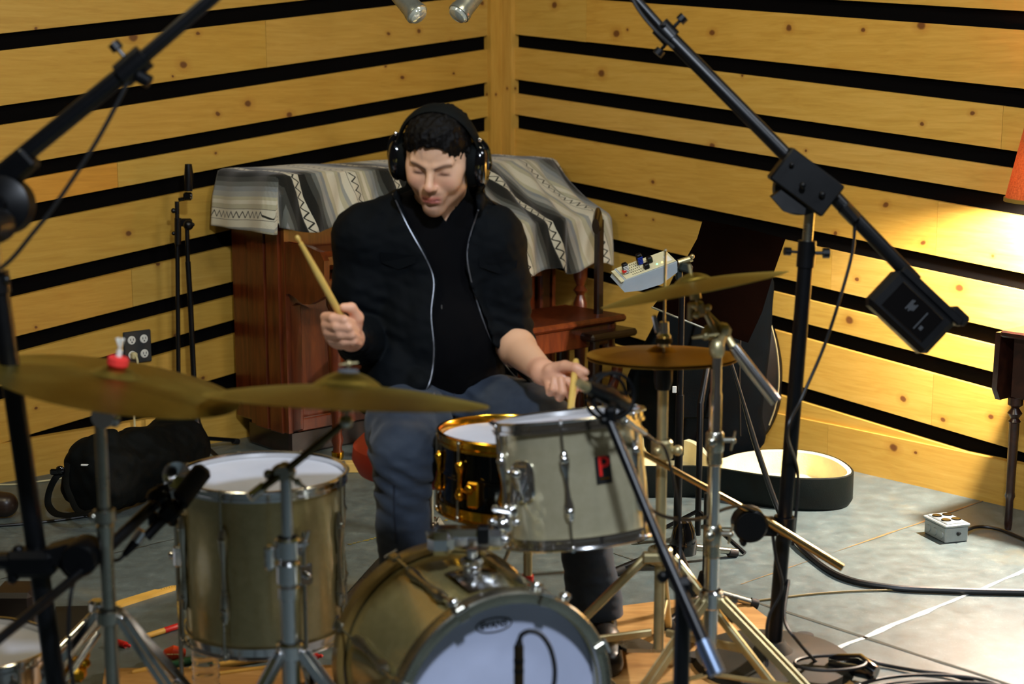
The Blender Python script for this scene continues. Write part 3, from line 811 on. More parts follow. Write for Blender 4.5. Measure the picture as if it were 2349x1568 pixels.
# ---- ride cymbal boom stand (in front of the floor tom)
x,y=vbase(656,1100,2.97)
zt,zc,zl=zrow(y,1090),zrow(y,1262),zrow(y,1490)
sd=thing('cymbal_stand',(x,y,0),'chrome boom stand in front of the floor tom, holding the ride cymbal','cymbal stand')
mb=MB(); mb.tube([V((x,y,zl-.20)),V((x,y,zc-.02))],.0185,22); collar(mb,x,y,zc-.045,.024,.05); collar(mb,x,y,zc+.005,.026,.045)
collar(mb,x,y,zc-.085,.0215,.03); mb.obj('lower_tube',M_chrome,sd)
mb=MB(); wing(mb,(x+.035,y-.008,zc+.018),(0.3,0,1),.016); mb.tube([V((x,y-.01,zc+.01)),V((x+.035,y-.008,zc+.018))],.006,8); mb.box((x-.034,y-.015,zc-.01),(.02,.02,.05),bev=.006); mb.obj('tube_clamp',M_chrome,sd)
mb=MB(); mb.tube([V((x,y,zc-.03)),V((x,y,zt))],.0115,18); mb.obj('upper_tube',M_chrome,sd)
J=V((x-.004,y,zt+.008))
mb=MB(); mb.ball(J,.019,14,sc=(1.3,1,.9)); mb.tube([J-V((0,.022,0)),J+V((0,.022,0))],.015,14); mb.ball(J+V((-.028,-.01,-.003)),.010,10); wing(mb,J+V((.028,-.012,-.018)),(1,0,-.8),.014); mb.obj('boom_tilter',M_steel,sd)
tipb=cy2.location-n2*.012
E=U(573,1140,2.93)
mb=MB(); mb.tube([E,J+V((0,-.012,0)),tipb-n2*.03],.0075,12); mb.obj('boom_arm',simple('dark_nickel',(92,84,58),.35,.9,.1,20),sd)
mb=MB(); mb.tube([E,lerp(E,J,.42)],.0105,14); mb.obj('boom_sleeve',M_chrome,sd)
mb=MB(); mb.ball(tipb-n2*.03,.014,12); mb.tube([tipb-n2*.03,tipb+n2*.085],.0035,8); mb.lathe(tipb-n2*.012,n2,[(.0,0),(.013,0),(.013,.012),(0,.012)],16); mb.obj('cymbal_tilter',M_steel,sd)
mb=MB(); mb.lathe(tipb+n2*.058,n2,[(0,0),(.020,0),(.022,.006),(.018,.014),(0,.014)],20); mb.obj('felt_washer',M_felt,sd)
mb=MB(); wing(mb,tipb+n2*.082,(1,.1,.1),.011); mb.obj('wing_nut',M_beige,sd)
tripod(sd,x,y,zl+.0,.12,.36,(-35,62,180),M_chrome,.02)
mb=MB(); collar(mb,x,y,zl,.028,.035); mb.obj('hub',M_chrome,sd)
# ---- left crash stand
x,y=vbase(236,1100,3.0)
zt,zc,zl=zrow(y,965),zrow(y,1182),zrow(y,1412)
sd=thing('cymbal_stand',(x,y,0),'worn chrome straight stand under the tilted crash cymbal at the left','cymbal stand')
mb=MB(); mb.tube([V((x,y,.14)),V((x,y,zc))],.0135,20); mb.obj('lower_tube',M_steel,sd)
mb=MB(); collar(mb,x,y,zc,.0215,.03); mb.ball(V((x-.02,y-.01,zc)),.008,8); mb.tube([V((x,y,zc-.02)),V((x,y,zc-.06))],[.018,.014],16); mb.obj('tube_clamp',M_steel,sd)
mb=MB(); mb.tube([V((x,y,zc)),V((x,y,zt))],.0115,18); mb.obj('upper_tube',M_steel,sd)
J=V((x+.004,y,zt)); tb=cy1.location
mb=MB(); mb.box(J+V((-.004,-.004,.022)),(.018,.02,.06),basis((-.25,0,1)),bev=.004); mb.lathe(J+V((.006,-.02,.012)),(0,1,0),[(0,0),(.022,0),(.024,.01),(.024,.03),(.02,.04),(0,.04)],20); mb.box(J+V((.026,0,.0)),(.018,.03,.02),bev=.005); mb.obj('cymbal_tilter',M_chrome,sd)
mb=MB(); mb.tube([J+V((.006,0,.03)),tb-n1*.01,tb+n1*.066],.0038,8); mb.obj('threaded_rod',M_steel,sd)
mb=MB(); mb.lathe(tb+n1*.037,n1,[(0,0),(.018,0),(.021,.004),(.021,.016),(.017,.020),(0,.020)],24); mb.obj('felt_washer',M_redfelt,sd)['label']='bright red felt washer'
mb=MB(); c=tb+n1*.072; mb.lathe(tb+n1*.056,n1,[(0,0),(.006,0),(.006,.014),(0,.014)],12); mb.tube([c-V((.003,0,.008)),c+V((.006,0,.02))],[.005,.009],8,flat=(1,.5)); mb.tube([c,c+V((-.004,0,.022))],[.004,.008],8,flat=(1,.5)); mb.obj('wing_nut',M_white,sd)
tripod(sd,x,y,zl,.10,.40,(62,-125,-200),M_chrome,.016)
mb=MB(); collar(mb,x,y,zl,.026,.03); mb.obj('hub',M_steel,sd)
# ---- right crash boom stand
x,y=vbase(1640,1000,3.5)
zt,z1,z2,zl=zrow(y,795),zrow(y,1008),zrow(y,1222),zrow(y,1372)
sd=thing('cymbal_stand',(x,y,0),'tall chrome boom stand with double-braced legs, holding the upper right crash cymbal','cymbal stand')
mb=MB(); mb.tube([V((x,y,.12)),V((x,y,z2))],.0165,20); mb.obj('lower_tube',M_chrome,sd)
mb=MB(); mb.tube([V((x,y,z2-.02)),V((x,y,z1))],.0145,20); mb.obj('middle_tube',M_chrome,sd)
mb=MB(); mb.tube([V((x,y,z1-.02)),V((x,y,zrow(y,905))),V((x,y,zrow(y,900))),V((x,y,zt))],[.0145,.0145,.0125,.0115],20); mb.obj('upper_tube',M_chrome,sd)
for zz,nm in((z1,1),(z2,2)):
    mb=MB(); collar(mb,x,y,zz-.005,.021,.05); collar(mb,x,y,zz-.04,.0185,.04); mb.ball(V((x-.01,y-.02,zz)),.014,12); mb.tube([V((x,y,zz)),V((x+.04,y-.01,zz+.002))],.006,8); wing(mb,V((x+.04,y-.01,zz)),(.2,0,1),.014); mb.obj('tube_clamp',M_steel,sd)
J=V((x,y,zt)); K=U(1660,760,3.5)
mb=MB(); mb.ball(J+V((0,0,-.005)),.018,14,sc=(1,1,1.4)); mb.box(K+V((.0,0,.003)),(.05,.03,.03),basis((1,0,-.2)),bev=.008); mb.ball(K+V((-.032,-.01,0)),.019,12); wing(mb,U(1618,770,3.46),(1,0,.15),.019); mb.tube([J,K],.014,12); mb.obj('boom_tilter',M_beige,sd)
E=U(1781,922,3.47); T=U(1600,690,3.5)
mb=MB(); mb.tube([E,U(1682,795,3.49)],.0135,18); mb.obj('counter_arm',M_chrome,sd)
mb=MB(); mb.tube([U(1682,795,3.49),K,U(1612,712,3.5)],.009,14); mb.tube([U(1645,770,3.475),U(1622,725,3.475)],.0065,10); mb.obj('boom_arm',M_beige,sd)
tb=cy3.location
mb=MB(); mb.box(U(1606,708,3.5),(.03,.024,.034),basis((.5,0,-1)),bev=.006); mb.box(U(1583,715,3.48),(.012,.016,.045),bev=.005); mb.ball(U(1592,700,3.47),.009,10); mb.ball(U(1597,722,3.47),.009,10); mb.ball(U(1624,705,3.48),.008,8)
mb.tube([U(1606,708,3.5),tb-n3*.012,tb+n3*.058],.004,8); mb.lathe(tb-n3*.022,n3,[(0,0),(.013,0),(.013,.024),(0,.024)],16); mb.obj('cymbal_tilter',M_beige,sd)
tripod(sd,x,y,zl,.10,.42,(48,-42,178),M_beige,.022)
mb=MB(); collar(mb,x,y,zl,.028,.045); mb.tube([V((x,y,zl)),V((x-.06,y-.01,zl-.01))],.010,10); mb.tube([V((x,y,zl)),V((x+.06,y-.01,zl-.006))],.010,10); mb.obj('hub',M_chrome,sd)
# ---- hi-hat stand
x,y=vbase(1519,1000,3.66)
sd=thing('hi_hat_stand',(x,y,0),'tall hi-hat stand with beige bar legs, carrying the pair of golden cymbals','hi-hat stand')
zs=zrow(y,888); zh=zrow(y,1272)
mb=MB(); mb.tube([V((x,y,.10)),V((x,y,zs))],.0130,20); mb.obj('tube',M_beige,sd)
mb=MB(); mb.lathe((x,y,zs-.005),(0,0,1),[(0,0),(.017,0),(.022,.02),(.022,.05),(.015,.056),(0,.056)],20); mb.obj('seat_cup',M_blackp,sd)
mb=MB(); mb.tube([V((x,y,zs)),V((x,y,zrow(y,575)))],.0032,8); mb.ball(V((x,y,zrow(y,575))),.0045,8); mb.obj('pull_rod',M_steel,sd)
zc=zrow(y,775); ztp=zrow(y,738)
mb=MB(); mb.lathe((x,y,zc),(0,0,1),[(0,0),(.016,0),(.017,.006),(.012,.012),(.011,ztp-zc),(0,ztp-zc)],20); mb.lathe((x,y,zc-.02),(0,0,1),[(0,0),(.015,0),(.015,.008),(0,.008)],16)
mb.box((x-.020,y-.004,zc+.034),(.008,.012,.045),basis((-.22,0,1)),bev=.003); mb.obj('clutch',M_chrome,sd)
mb=MB(); mb.lathe((x,y,zc-.012),(0,0,1),[(0,0),(.019,0),(.02,.004),(.019,.010),(0,.010)],20); mb.obj('felt_washer',M_felt,sd)
mb=MB(); zz=zrow(y,1030); collar(mb,x,y,zz,.026,.05); mb.ball(V((x-.012,y-.018,zz)),.012,10); mb.tube([V((x,y,zz)),V((x+.035,y-.01,zz))],.008,10); mb.ball(V((x+.036,y-.01,zz)),.013,10); mb.obj('height_clamp',M_beige,sd)
for a,re in((-72,.40),(60,.34),(170,.36)):
    a=math.radians(a); dx,dy=math.sin(a),-math.cos(a)
    top=V((x+dx*.035,y+dy*.035,zh)); ft_=V((x+dx*re,y+dy*re,.02)); mb=MB()
    dd=(ft_-top).normalized(); xx=V((-dy,dx,0)); yy=dd.cross(xx)
    mb.box((top+ft_)/2,(.018,.018,(ft_-top).length),(xx,yy,dd),bev=.003); mb.box((top+ft_)/2+yy*(.010 if yy.z>0 else -.010),(.007,.002,(ft_-top).length),(xx,yy,dd))
    lg=mb.obj('leg',M_beige,sd)
    mb=MB(); m=lerp(top,ft_,.62); lo=V((x+dx*.02,y+dy*.02,m.z+.002)); d2=(m-lo).normalized(); mb.box((m+lo)/2,(.012,.018,(m-lo).length),(xx,d2.cross(xx),d2),bev=.002); mb.ball(m,.006,8); mb.obj('brace',M_beige,lg)
    mb=MB(); mb.lathe(ft_-V((0,0,.02)),(0,0,1),[(0,0),(.016,0),(.018,.02),(.012,.04),(0,.04)],14); mb.obj('rubber_foot',M_rubber,lg)
mb=MB(); collar(mb,x,y,zh,.03,.04); mb.box((x-.02,y-.02,zh),(.05,.03,.025),bev=.005); mb.obj('hub',M_beige,sd)
# foot pedal of the hi-hat, towards the drummer
mb=MB(); p0=V((x-.03,y+.02,.03)); p1=V((x-.10,y+.27,.025)); mb.prism([p0+V((-.045,0,.05)),p0+V((.045,0,.05)),p1+V((.05,0,0)),p1+V((-.04,0,0))],V((0,0,.01))); mb.obj('footboard',M_steel,sd)
# ---- snare stand
x,y=snp=(sn.location.x+.035,sn.location.y)
sd=thing('snare_stand',(x,y,0),'low chrome stand with a red collar, beneath the snare drum','drum stand')
zb=sn.location.z-.03
mb=MB(); mb.tube([V((x,y,.12)),V((x,y,zb-.06))],.011,14); mb.obj('tube',M_beige,sd)
mb=MB(); mb.tube([V((x,y,zrow(y,1345))),V((x,y,zrow(y,1318)))],.0145,14); mb.obj('collar',M_red,sd)['label']='red collar'
mb=MB(); mb.ball(V((x,y,zb-.05)),.028,14); mb.tube([V((x-.03,y-.02,zb-.05)),V((x-.055,y-.03,zb-.11))],.005,8); mb.ball(V((x+.02,y-.03,zb-.03)),.010,8); mb.obj('basket_clamp',M_steel,sd)
for a in(20,140,260):
    a=math.radians(a); dx,dy=math.sin(a),-math.cos(a); mb=MB()
    mb.tube([V((x,y,zb-.05)),V((x+dx*.165,y+dy*.165,zb)),V((x+dx*.182-.0,y+dy*.182,zb+.035))],.006,8); mb.obj('basket_arm',M_steel,sd)
    mb=MB(); mb.ball(V((x+dx*.182,y+dy*.182,zb+.035)),.011,8); mb.obj('rubber_tip',M_red if a<1 else M_rubber,sd)
tripod(sd,x,y,.22,.10,.24,(-50,70,190),M_steel,.014)
# ---- rack: heavy studio boom stands
def castring(mb,x,y,r,h):
    mb.lathe((x,y,0),(0,0,1),[(r,0),(r,h*.5),(r*.9,h),(r*.6,h*1.4),(.05,h*2.2),(.03,h*4),(0,h*4)],48)
def clutch(parent,c,R,depth,axisd,name='boom_clutch'):
    """round friction clutch disc facing the camera with a lever and bolts"""
    mb=MB(); d=V(axisd).normalized()
    mb.lathe(V(c)-d*depth/2,d,[(0,0),(R*.8,0),(R,.006),(R,depth-.006),(R*.8,depth),(R*.35,depth+.006),(R*.3,depth+.02),(0,depth+.02)],40)
    mb.lathe(V(c)+d*depth/2,-d,[(0,depth+.018),(R*.3,depth+.018),(R*.3,0)],20)
    return mb.obj(name,M_blackp,parent)
def screw_knob(mb,c,d,r=.012):
    mb.tube([V(c),V(c)+V(d).normalized()*.03],r*.35,8); mb.tube([V(c)+V(d).normalized()*.02,V(c)+V(d).normalized()*.035],r,10)
# right overhead stand
bx=Z(1772,1532); x,y=bx.x,bx.y
tilt=(U(1815,490,y/ct*.955).x-x)
def rp(py,x=x,y=y): 
    z=zrow(y,py); return V((x+(z/1.16)*.055,y,z))
so=thing('boom_stand',(x,y,0),'tall black overhead boom stand on a round iron base, right of the hi-hats','microphone stand')
mb=MB(); mb.tube([rp(1510),rp(575)],.0185,20); mb.obj('lower_pole',M_black,so)
mb=MB(); mb.tube([rp(590),rp(470)],.0125,18); mb.obj('upper_pole',M_steel,so)['label']='bare steel upper pole'
mb=MB(); mb.tube([rp(612),rp(552)],.022,18); screw_knob(mb,rp(580)+V((.02,-.0,0)),(1,0,0),.013); screw_knob(mb,rp(578)+V((-.02,-.0,0)),(-1,-.2,.1),.010); mb.obj('pole_clamp',M_black,so)
mb=MB(); mb.lathe((x,y,0),(0,0,1),[(0,0),(.20,0),(.205,.012),(.195,.03),(.12,.036),(.05,.05),(.028,.075),(0,.075)],48)
M_olive=simple('dusty_black_iron',(30,27,17),.6,.1,.2,14,spec=.3)
bs=mb.obj('round_base',M_olive,so)
for a in (25,145,265):
    a=math.radians(a); p=V((x+math.sin(a)*.19,y-math.cos(a)*.19,.03)); mb=MB(); mb.tube([p-V((0,0,.03)),p],.025,14); mb.obj('caster',M_rubber,bs)
cc=rp(432); cc.z=zrow(y,430)
def R(px,py,dd=0): return U(px,py,y/ct*.97+dd)
dcl=R(1832,430).y
dC=3.86*1.0
dq=proj(cc)[2]
def R(px,py,dd=0): return U(px,py,dq+dd)
clutch(so,R(1836,432),.064,.05,(0,-1,.1))
mb=MB(); A0,A1=R(1808,362,-.05),R(1912,440,-.05); d_=(A1-A0).normalized(); yy=d_.cross(V((0,1,0))); mb.box((A0+A1)/2-yy*.004*0+V((-.012,0,-.016)),(.09,.05,(A1-A0).length+.02),(yy,V((0,1,0)),d_),bev=.004)
mb.ball(R(1816,378,-.08),.006,8); mb.ball(R(1841,425,-.09),.008,8); mb.ball(R(1886,446,-.08),.008,8)
mb.obj('clutch_housing',M_blackp,so)
mb=MB(); mb.prism([R(1770,452,-.05),R(1812,420,-.05),R(1850,470,-.05),R(1846,492,-.05),R(1800,486,-.05)],V((0,.03,0))); mb.obj('clutch_lever',M_blackp,so)
tp=R(1250,-235,.0); m0=R(1530,78,0); ee=R(2100,645,-.02)
mb=MB(); mb.tube([tp,m0],.0115,16); mb.obj('boom_extension',M_black,so)
mb=MB(); mb.tube([m0,R(1832,385,-.03),R(1915,452,-.03),ee],.0175,18); mb.obj('boom_tube',M_black,so)
mb=MB(); mb.tube([lerp(m0,tp,.06),lerp(m0,ee,.02)],.0245,16); dd=(ee-m0).normalized(); up_=dd.cross(V((0,1,0))); screw_knob(mb,m0+V((-.0,0,-.022)),(-.6,0,-.7),.013); screw_knob(mb,m0+V((.016,0,.016)),(.7,0,.7),.013); mb.ball(m0+V((-.012,-.02,.02)),.008,8); mb.obj('boom_clamp',M_black,so)
mb=MB(); mb.tube([R(1935,475,-.05),R(1962,505,-.05)],[.022,.020],10,flat=(1,.8)); mb.obj('boom_sleeve',M_black,so)
# counterweight
c=R(2085,716,-.02); ux=(R(2120,650,-.02)-R(1990,790-110,-.02)).normalized()
e1=(R(2165,745)-R(2045,632)).normalized(); e2=(R(2047,632)-R(1990,700)).normalized(); e3=e1.cross(e2).normalized(); e2=e3.cross(e1)
mb=MB(); mb.box(c-e2*.012*0,(.190,.112,.06),(e1,e2,e3),bev=.012); cw=mb.obj('counterweight',M_blackp,so)
mb=MB(); fc=c+(-e3 if e3.y>0 else e3)*.031; fz=(-e3 if e3.y>0 else e3)
mb.box(fc,(.13,.075,.003),(e1,e2,fz),bev=.001); pl=mb.obj('maker_plate',M_gloss,cw)
mb=MB(); mg=simple('grey_print',(50,53,57),.6)
for k in range(5): mb.box(fc+e1*(-.018+.004*k)+e2*(.008+.004*math.sin(k*2.1))+fz*.002,(.003,.022+.006*math.cos(k),.0006),(e1,e2,fz))
mb.box(fc+e1*.028-e2*.002+fz*.002,(.003,.050,.0006),(e1,e2,fz)); mb.box(fc+e1*.04-e2*.014+fz*.002,(.008,.010,.0006),(e1,e2,fz)); mb.obj('printed_mark',mg,pl)
mb=MB(); mb.box(c+e2*.062+e1*.01,(.19,.022,.05),(e1,e2,e3),bev=.004); mb.box(c+e2*.072+e1*.09,(.05,.03,.045),(e1,e2,e3),bev=.006); mb.obj('weight_clamp',M_blackp,so)
# cables hanging from that boom
def cable(name,pts,r,mat,label,cat='cable',group=None,n=12,seg=8):
    mb=MB(); mb.tube(spline(pts,n),r,seg); o=mb.obj(name,mat); tag(o,label,cat,group); return o
M_cable=simple('black_cable',(14,15,17),.45,0,.1,20)
cable('cable',[R(1425,-60,-.03),R(1460,15,-.04),R(1505,72,-.045),R(1545,110,-.035)],.0042,M_cable,'black cable looping beside the top of the right-hand boom')
cable('cable',[R(1961,512,-.04),R(1955,580,-.03),R(1925,690,-.02),R(1888,800,0),R(1840,910,0),R(1806,990,-.03),rp(1090)+V((.024,0,0)),rp(1250)+V((.026,0,0))],.0042,M_cable,'thin black cable hanging from the counterweighted boom to the stand pole')
# left big stand
x,y=vbase(54,1000,3.02)
def lp(py,x=x,y=y):
    z=zrow(y,py); return V((x-.085*(z-.7),y,z))
dq=3.0
dq=proj(lp(560))[2]
sl=thing('boom_stand',(x,y,0),'heavy black boom stand at the left edge with a large round clutch','microphone stand')
mb=MB(); mb.tube([V((lp(1568).x+.03,y,.02)),lp(1550),lp(640)],.0195,20); mb.obj('lower_pole',M_black,sl)
mb=MB(); mb.tube([lp(650),lp(540)],.014,18); mb.obj('upper_pole',M_steel,sl)
mb=MB(); mb.tube([lp(672),lp(622)],.024,18); mb.ball(lp(640)+V((.02,-.01,0)),.01,8); mb.obj('pole_clamp',M_black,sl)
mb=MB(); mb.lathe((lp(1568).x+.03,y,0),(0,0,1),[(0,0),(.20,0),(.205,.012),(.195,.03),(.12,.036),(.05,.05),(.028,.075),(0,.075)],48); mb.obj('round_base',M_olive,sl)
clutch(sl,R(8,470),.056,.06,(0,-1,.1))
mb=MB(); mb.lathe(R(5,515,-.06),(-.3,-1,0),[(0,0),(.03,0),(.034,.02),(.03,.05),(.012,.055),(0,.055)],24); mb.obj('clutch_knob',M_black,sl)
mb=MB(); mb.box(R(25,400,0),(.05,.045,.11),basis((.8,0,.7)),bev=.006); mb.obj('clutch_housing',M_blackp,sl)
a0,a1,a2=R(-40,432),R(305,152,-.02),R(740,-223,-.04)
mb=MB(); mb.tube([a0,a1],.0175,18); mb.obj('boom_tube',M_black,sl)
mb=MB(); mb.tube([a1,a2],.0135,16); mb.obj('boom_extension',M_black,sl)
mb=MB(); dd=(a2-a1).normalized(); mb.tube([a1-dd*.03,a1+dd*.03],.0255,16); screw_knob(mb,a1+V((-.014,0,.016)),(-.6,0,.75),.012); mb.tube([a1+V((.012,-.01,-.018)),a1+V((.034,-.012,-.030))],.013,12); mb.obj('boom_clamp',M_black,sl)
cable('cable',[R(300,175,-.03),R(270,235,-.03),R(215,335,-.03),R(130,465,-.03),R(75,535,-.03),R(20,600,-.03),R(-40,640,-.03)],.0042,M_cable,'thin black cable hanging below the left boom')
# lower clamp-on arm with the floor tom microphone
dk=proj(lp(1280))[2]
def L(px,py,dd=0): return U(px,py,dk+dd)
ar=thing('clamp_arm',L(120,1285),'black clamp-on boom arm on the left stand, reaching up to the floor tom','microphone arm')
mb=MB(); mb.box(L(75,1288,-.02),(.10,.06,.055),bev=.012); mb.box(L(15,1285,-.03),(.05,.04,.03),bev=.008); mb.box(L(30,1308,-.03),(.02,.03,.05),bev=.006); mb.ball(L(42,1262,-.03),.012,8); mb.obj('pole_clamp',M_blackp,ar)
mb=MB(); pts=[(100,1262),(150,1248),(190,1250),(218,1272),(214,1300),(190,1325),(170,1338),(150,1320),(132,1298),(100,1296)]
mb.prism([L(px,py,-.045) for px,py in pts],V((0,.05,0))); mb.lathe(L(178,1288,-.07),(0,1,0),[(0,0),(.03,0),(.035,.008),(.035,.07),(0,.07)],28); mb.obj('swivel',M_blackp,ar)
S0,S1,S2=U(-60,1512,2.72),L(195,1305,-.05),U(352,1158,3.18)
mb=MB(); mb.tube([S0,S1],.0095,14); mb.tube([S1,S2],.0125,14); mb.obj('arm_tube',M_black,ar)
mb=MB(); c=U(365,1140,3.2); mb.ball(c,.022,12,sc=(1.2,1,1)); mb.box(U(392,1172,3.2),(.05,.04,.04),basis((1,0,1)),bev=.008); mb.ball(U(358,1158,3.16),.010,8); mb.ball(U(422,1155,3.2),.012,8); mb.ball(U(396,1195,3.2),.012,8); mb.tube([U(372,1110,3.2),U(382,1150,3.2)],.012,10); mb.box(U(352,1190,3.2),(.02,.02,.03),bev=.004); mb.obj('shock_mount',M_blackp,ar)
mc=thing('microphone',U(440,1100,3.22),'black tom microphone aimed at the floor tom head','microphone')
m0_,m1_,m2_=U(335,1232,3.18),U(395,1168,3.2),U(470,1072,3.23)
mb=MB(); mb.tube([m0_,m1_],[.0105,.0115],16); mb.obj('body',M_black,mc)
mb=MB(); q=U(412,1148,3.2); mb.tube([q,lerp(q,m2_,.08),lerp(q,m2_,.9),m2_],[.016,.0215,.0215,.013],20); mb.obj('grille',simple('black_grille',(9,9,9),.6,.3,.3,90,bump=.5,bscale=400),mc)
mb=MB(); mb.tube([U(312,1240,3.18),U(328,1217,3.18)],[.012,.012],16); mb.obj('connector_sleeve',M_chrome,mc)
mb=MB(); mb.tube([U(285,1272,3.18),U(313,1240,3.18)],[.0065,.011],14); mb.obj('cable_plug',M_blackp,mc)
cable('microphone_cable',[U(286,1272,3.18),U(270,1284,3.17),U(246,1283,3.14),U(228,1276,3.1),U(200,1290,3.02),U(165,1350,2.98),U(158,1480,2.98),U(172,1600,2.98)],.0040,M_cable,'black cable drooping from the floor tom microphone to the left stand')
mb=MB(); mb.lathe(U(404,1092,3.26),(.3,-1,.4),[(0,0),(.012,.0),(.027,.012),(.030,.018),(.0285,.02),(.0,.008)],24); mb.tube([U(385,1100,3.26),U(404,1092,3.26)],.005,8); mb.ball(U(386,1104,3.24),.010,8); tag(mb.obj('cymbal_wing_clamp',M_chrome),'small chrome dish clamp at the floor tom rim behind the microphone','clamp')
# ================================================================ the drummer
def skinmat():
    t=NT('skin'); at=t.n.new('ShaderNodeAttribute'); at.attribute_name='tone'
    co=t.coord(); n=t.noise(co,60,4,.6); n2=t.noise(co,14,3,.5)
    c=t.mix(t.math('MULTIPLY',n,.10),at.outputs['Color'],lin((190,120,95)))
    c=t.mix(t.math('MULTIPLY',n2,.12),c,lin((206,120,86)))
    t.link(c,t.b.inputs['Base Color']); t.b.inputs['Roughness'].default_value=.48
    t.b.inputs['Subsurface Weight'].default_value=.12; t.b.inputs['Subsurface Radius'].default_value=(.008,.003,.0015)
    t.b.inputs['Subsurface Scale'].default_value=1.0
    t.bump(n,.08,.001); return t.m
M_skin=skinmat()
def cloth(name,a,b,rough=.85,bs=220,bstr=.25,sheen=.2,big=9):
    t=NT(name); co=t.coord(); n=t.noise(co,big,5,.6); f=t.noise(co,bs,3,.6)
    t.link(t.ramp(n,[(.3,lin(a)),(.7,lin(b))]),t.b.inputs['Base Color']); t.b.inputs['Roughness'].default_value=rough
    t.b.inputs['Sheen Weight'].default_value=sheen; t.b.inputs['Specular IOR Level'].default_value=.12
    t.bump(f,bstr,.001); return t.m
M_jacket=cloth('black_jacket_twill',(2,5,8),(5,9,13),.8,sheen=.0)
M_shirt=cloth('black_knit',(2,2,4),(4,4,6),.95,sheen=.0)
M_jeans=cloth('blue_grey_denim',(34,42,54),(56,64,76),.85,300,.35,.1,6)
M_hair=cloth('dark_hair',(3,2,2),(9,6,5),.6,500,.5,.0,30)
N=lambda p:(p[0],p[1],p[2])
Wp=lambda *a:np.array(U(*a))
# skeleton points (world)
SR,ER,WR=Wp(836,540,3.95),Wp(846,778,3.99),Wp(806,776,3.69)
SL,EL,WL=Wp(1128,543,3.98),Wp(1166,778,4.02),Wp(1246,853,3.77)
NB=Wp(1018,470,3.95)
CH,BE,PE=Wp(985,600,4.0),Wp(1003,770,4.0),Wp(1015,885,4.08)
HIR,KNR,ANR=Wp(950,935,4.07),Wp(926,1045,3.68),Wp(930,1560,3.80)
HIL,KNL,ANL=Wp(1085,935,4.07),Wp(1308,1015,3.83),Wp(1372,1432,3.99)
# head frame
yaw,pit,rol=math.radians(12),math.radians(20),math.radians(4)
hf=V((-math.sin(yaw)*math.cos(pit),-math.cos(yaw)*math.cos(pit),-math.sin(pit)))
hr=V((math.cos(yaw),-math.sin(yaw),0)); hu=hf.cross(hr)*-1
hu=hr.cross(hf)*-1 if (hr.cross(hf)).z<0 else hr.cross(hf)
q=Matrix.Rotation(-rol,3,hf); hr=q@hr; hu=q@hu
if hr.x<0: hr=-hr
HC=U(1008,360,3.83); HS=1.03
def hp(x,y,z): return np.array(HC+hr*(x*HS)+hf*(y*HS)+hu*(z*HS))
HR=(hr,hf,hu)
def hell(Fd,c,r,k=.01,mode='u'): Fd.ell(hp(*c),[x*HS for x in r],HR,k,mode)
def hcap(Fd,a,b,ra,rb,k=.01,mode='u'): Fd.cap(hp(*a),hp(*b),ra*HS,rb*HS,k,mode)
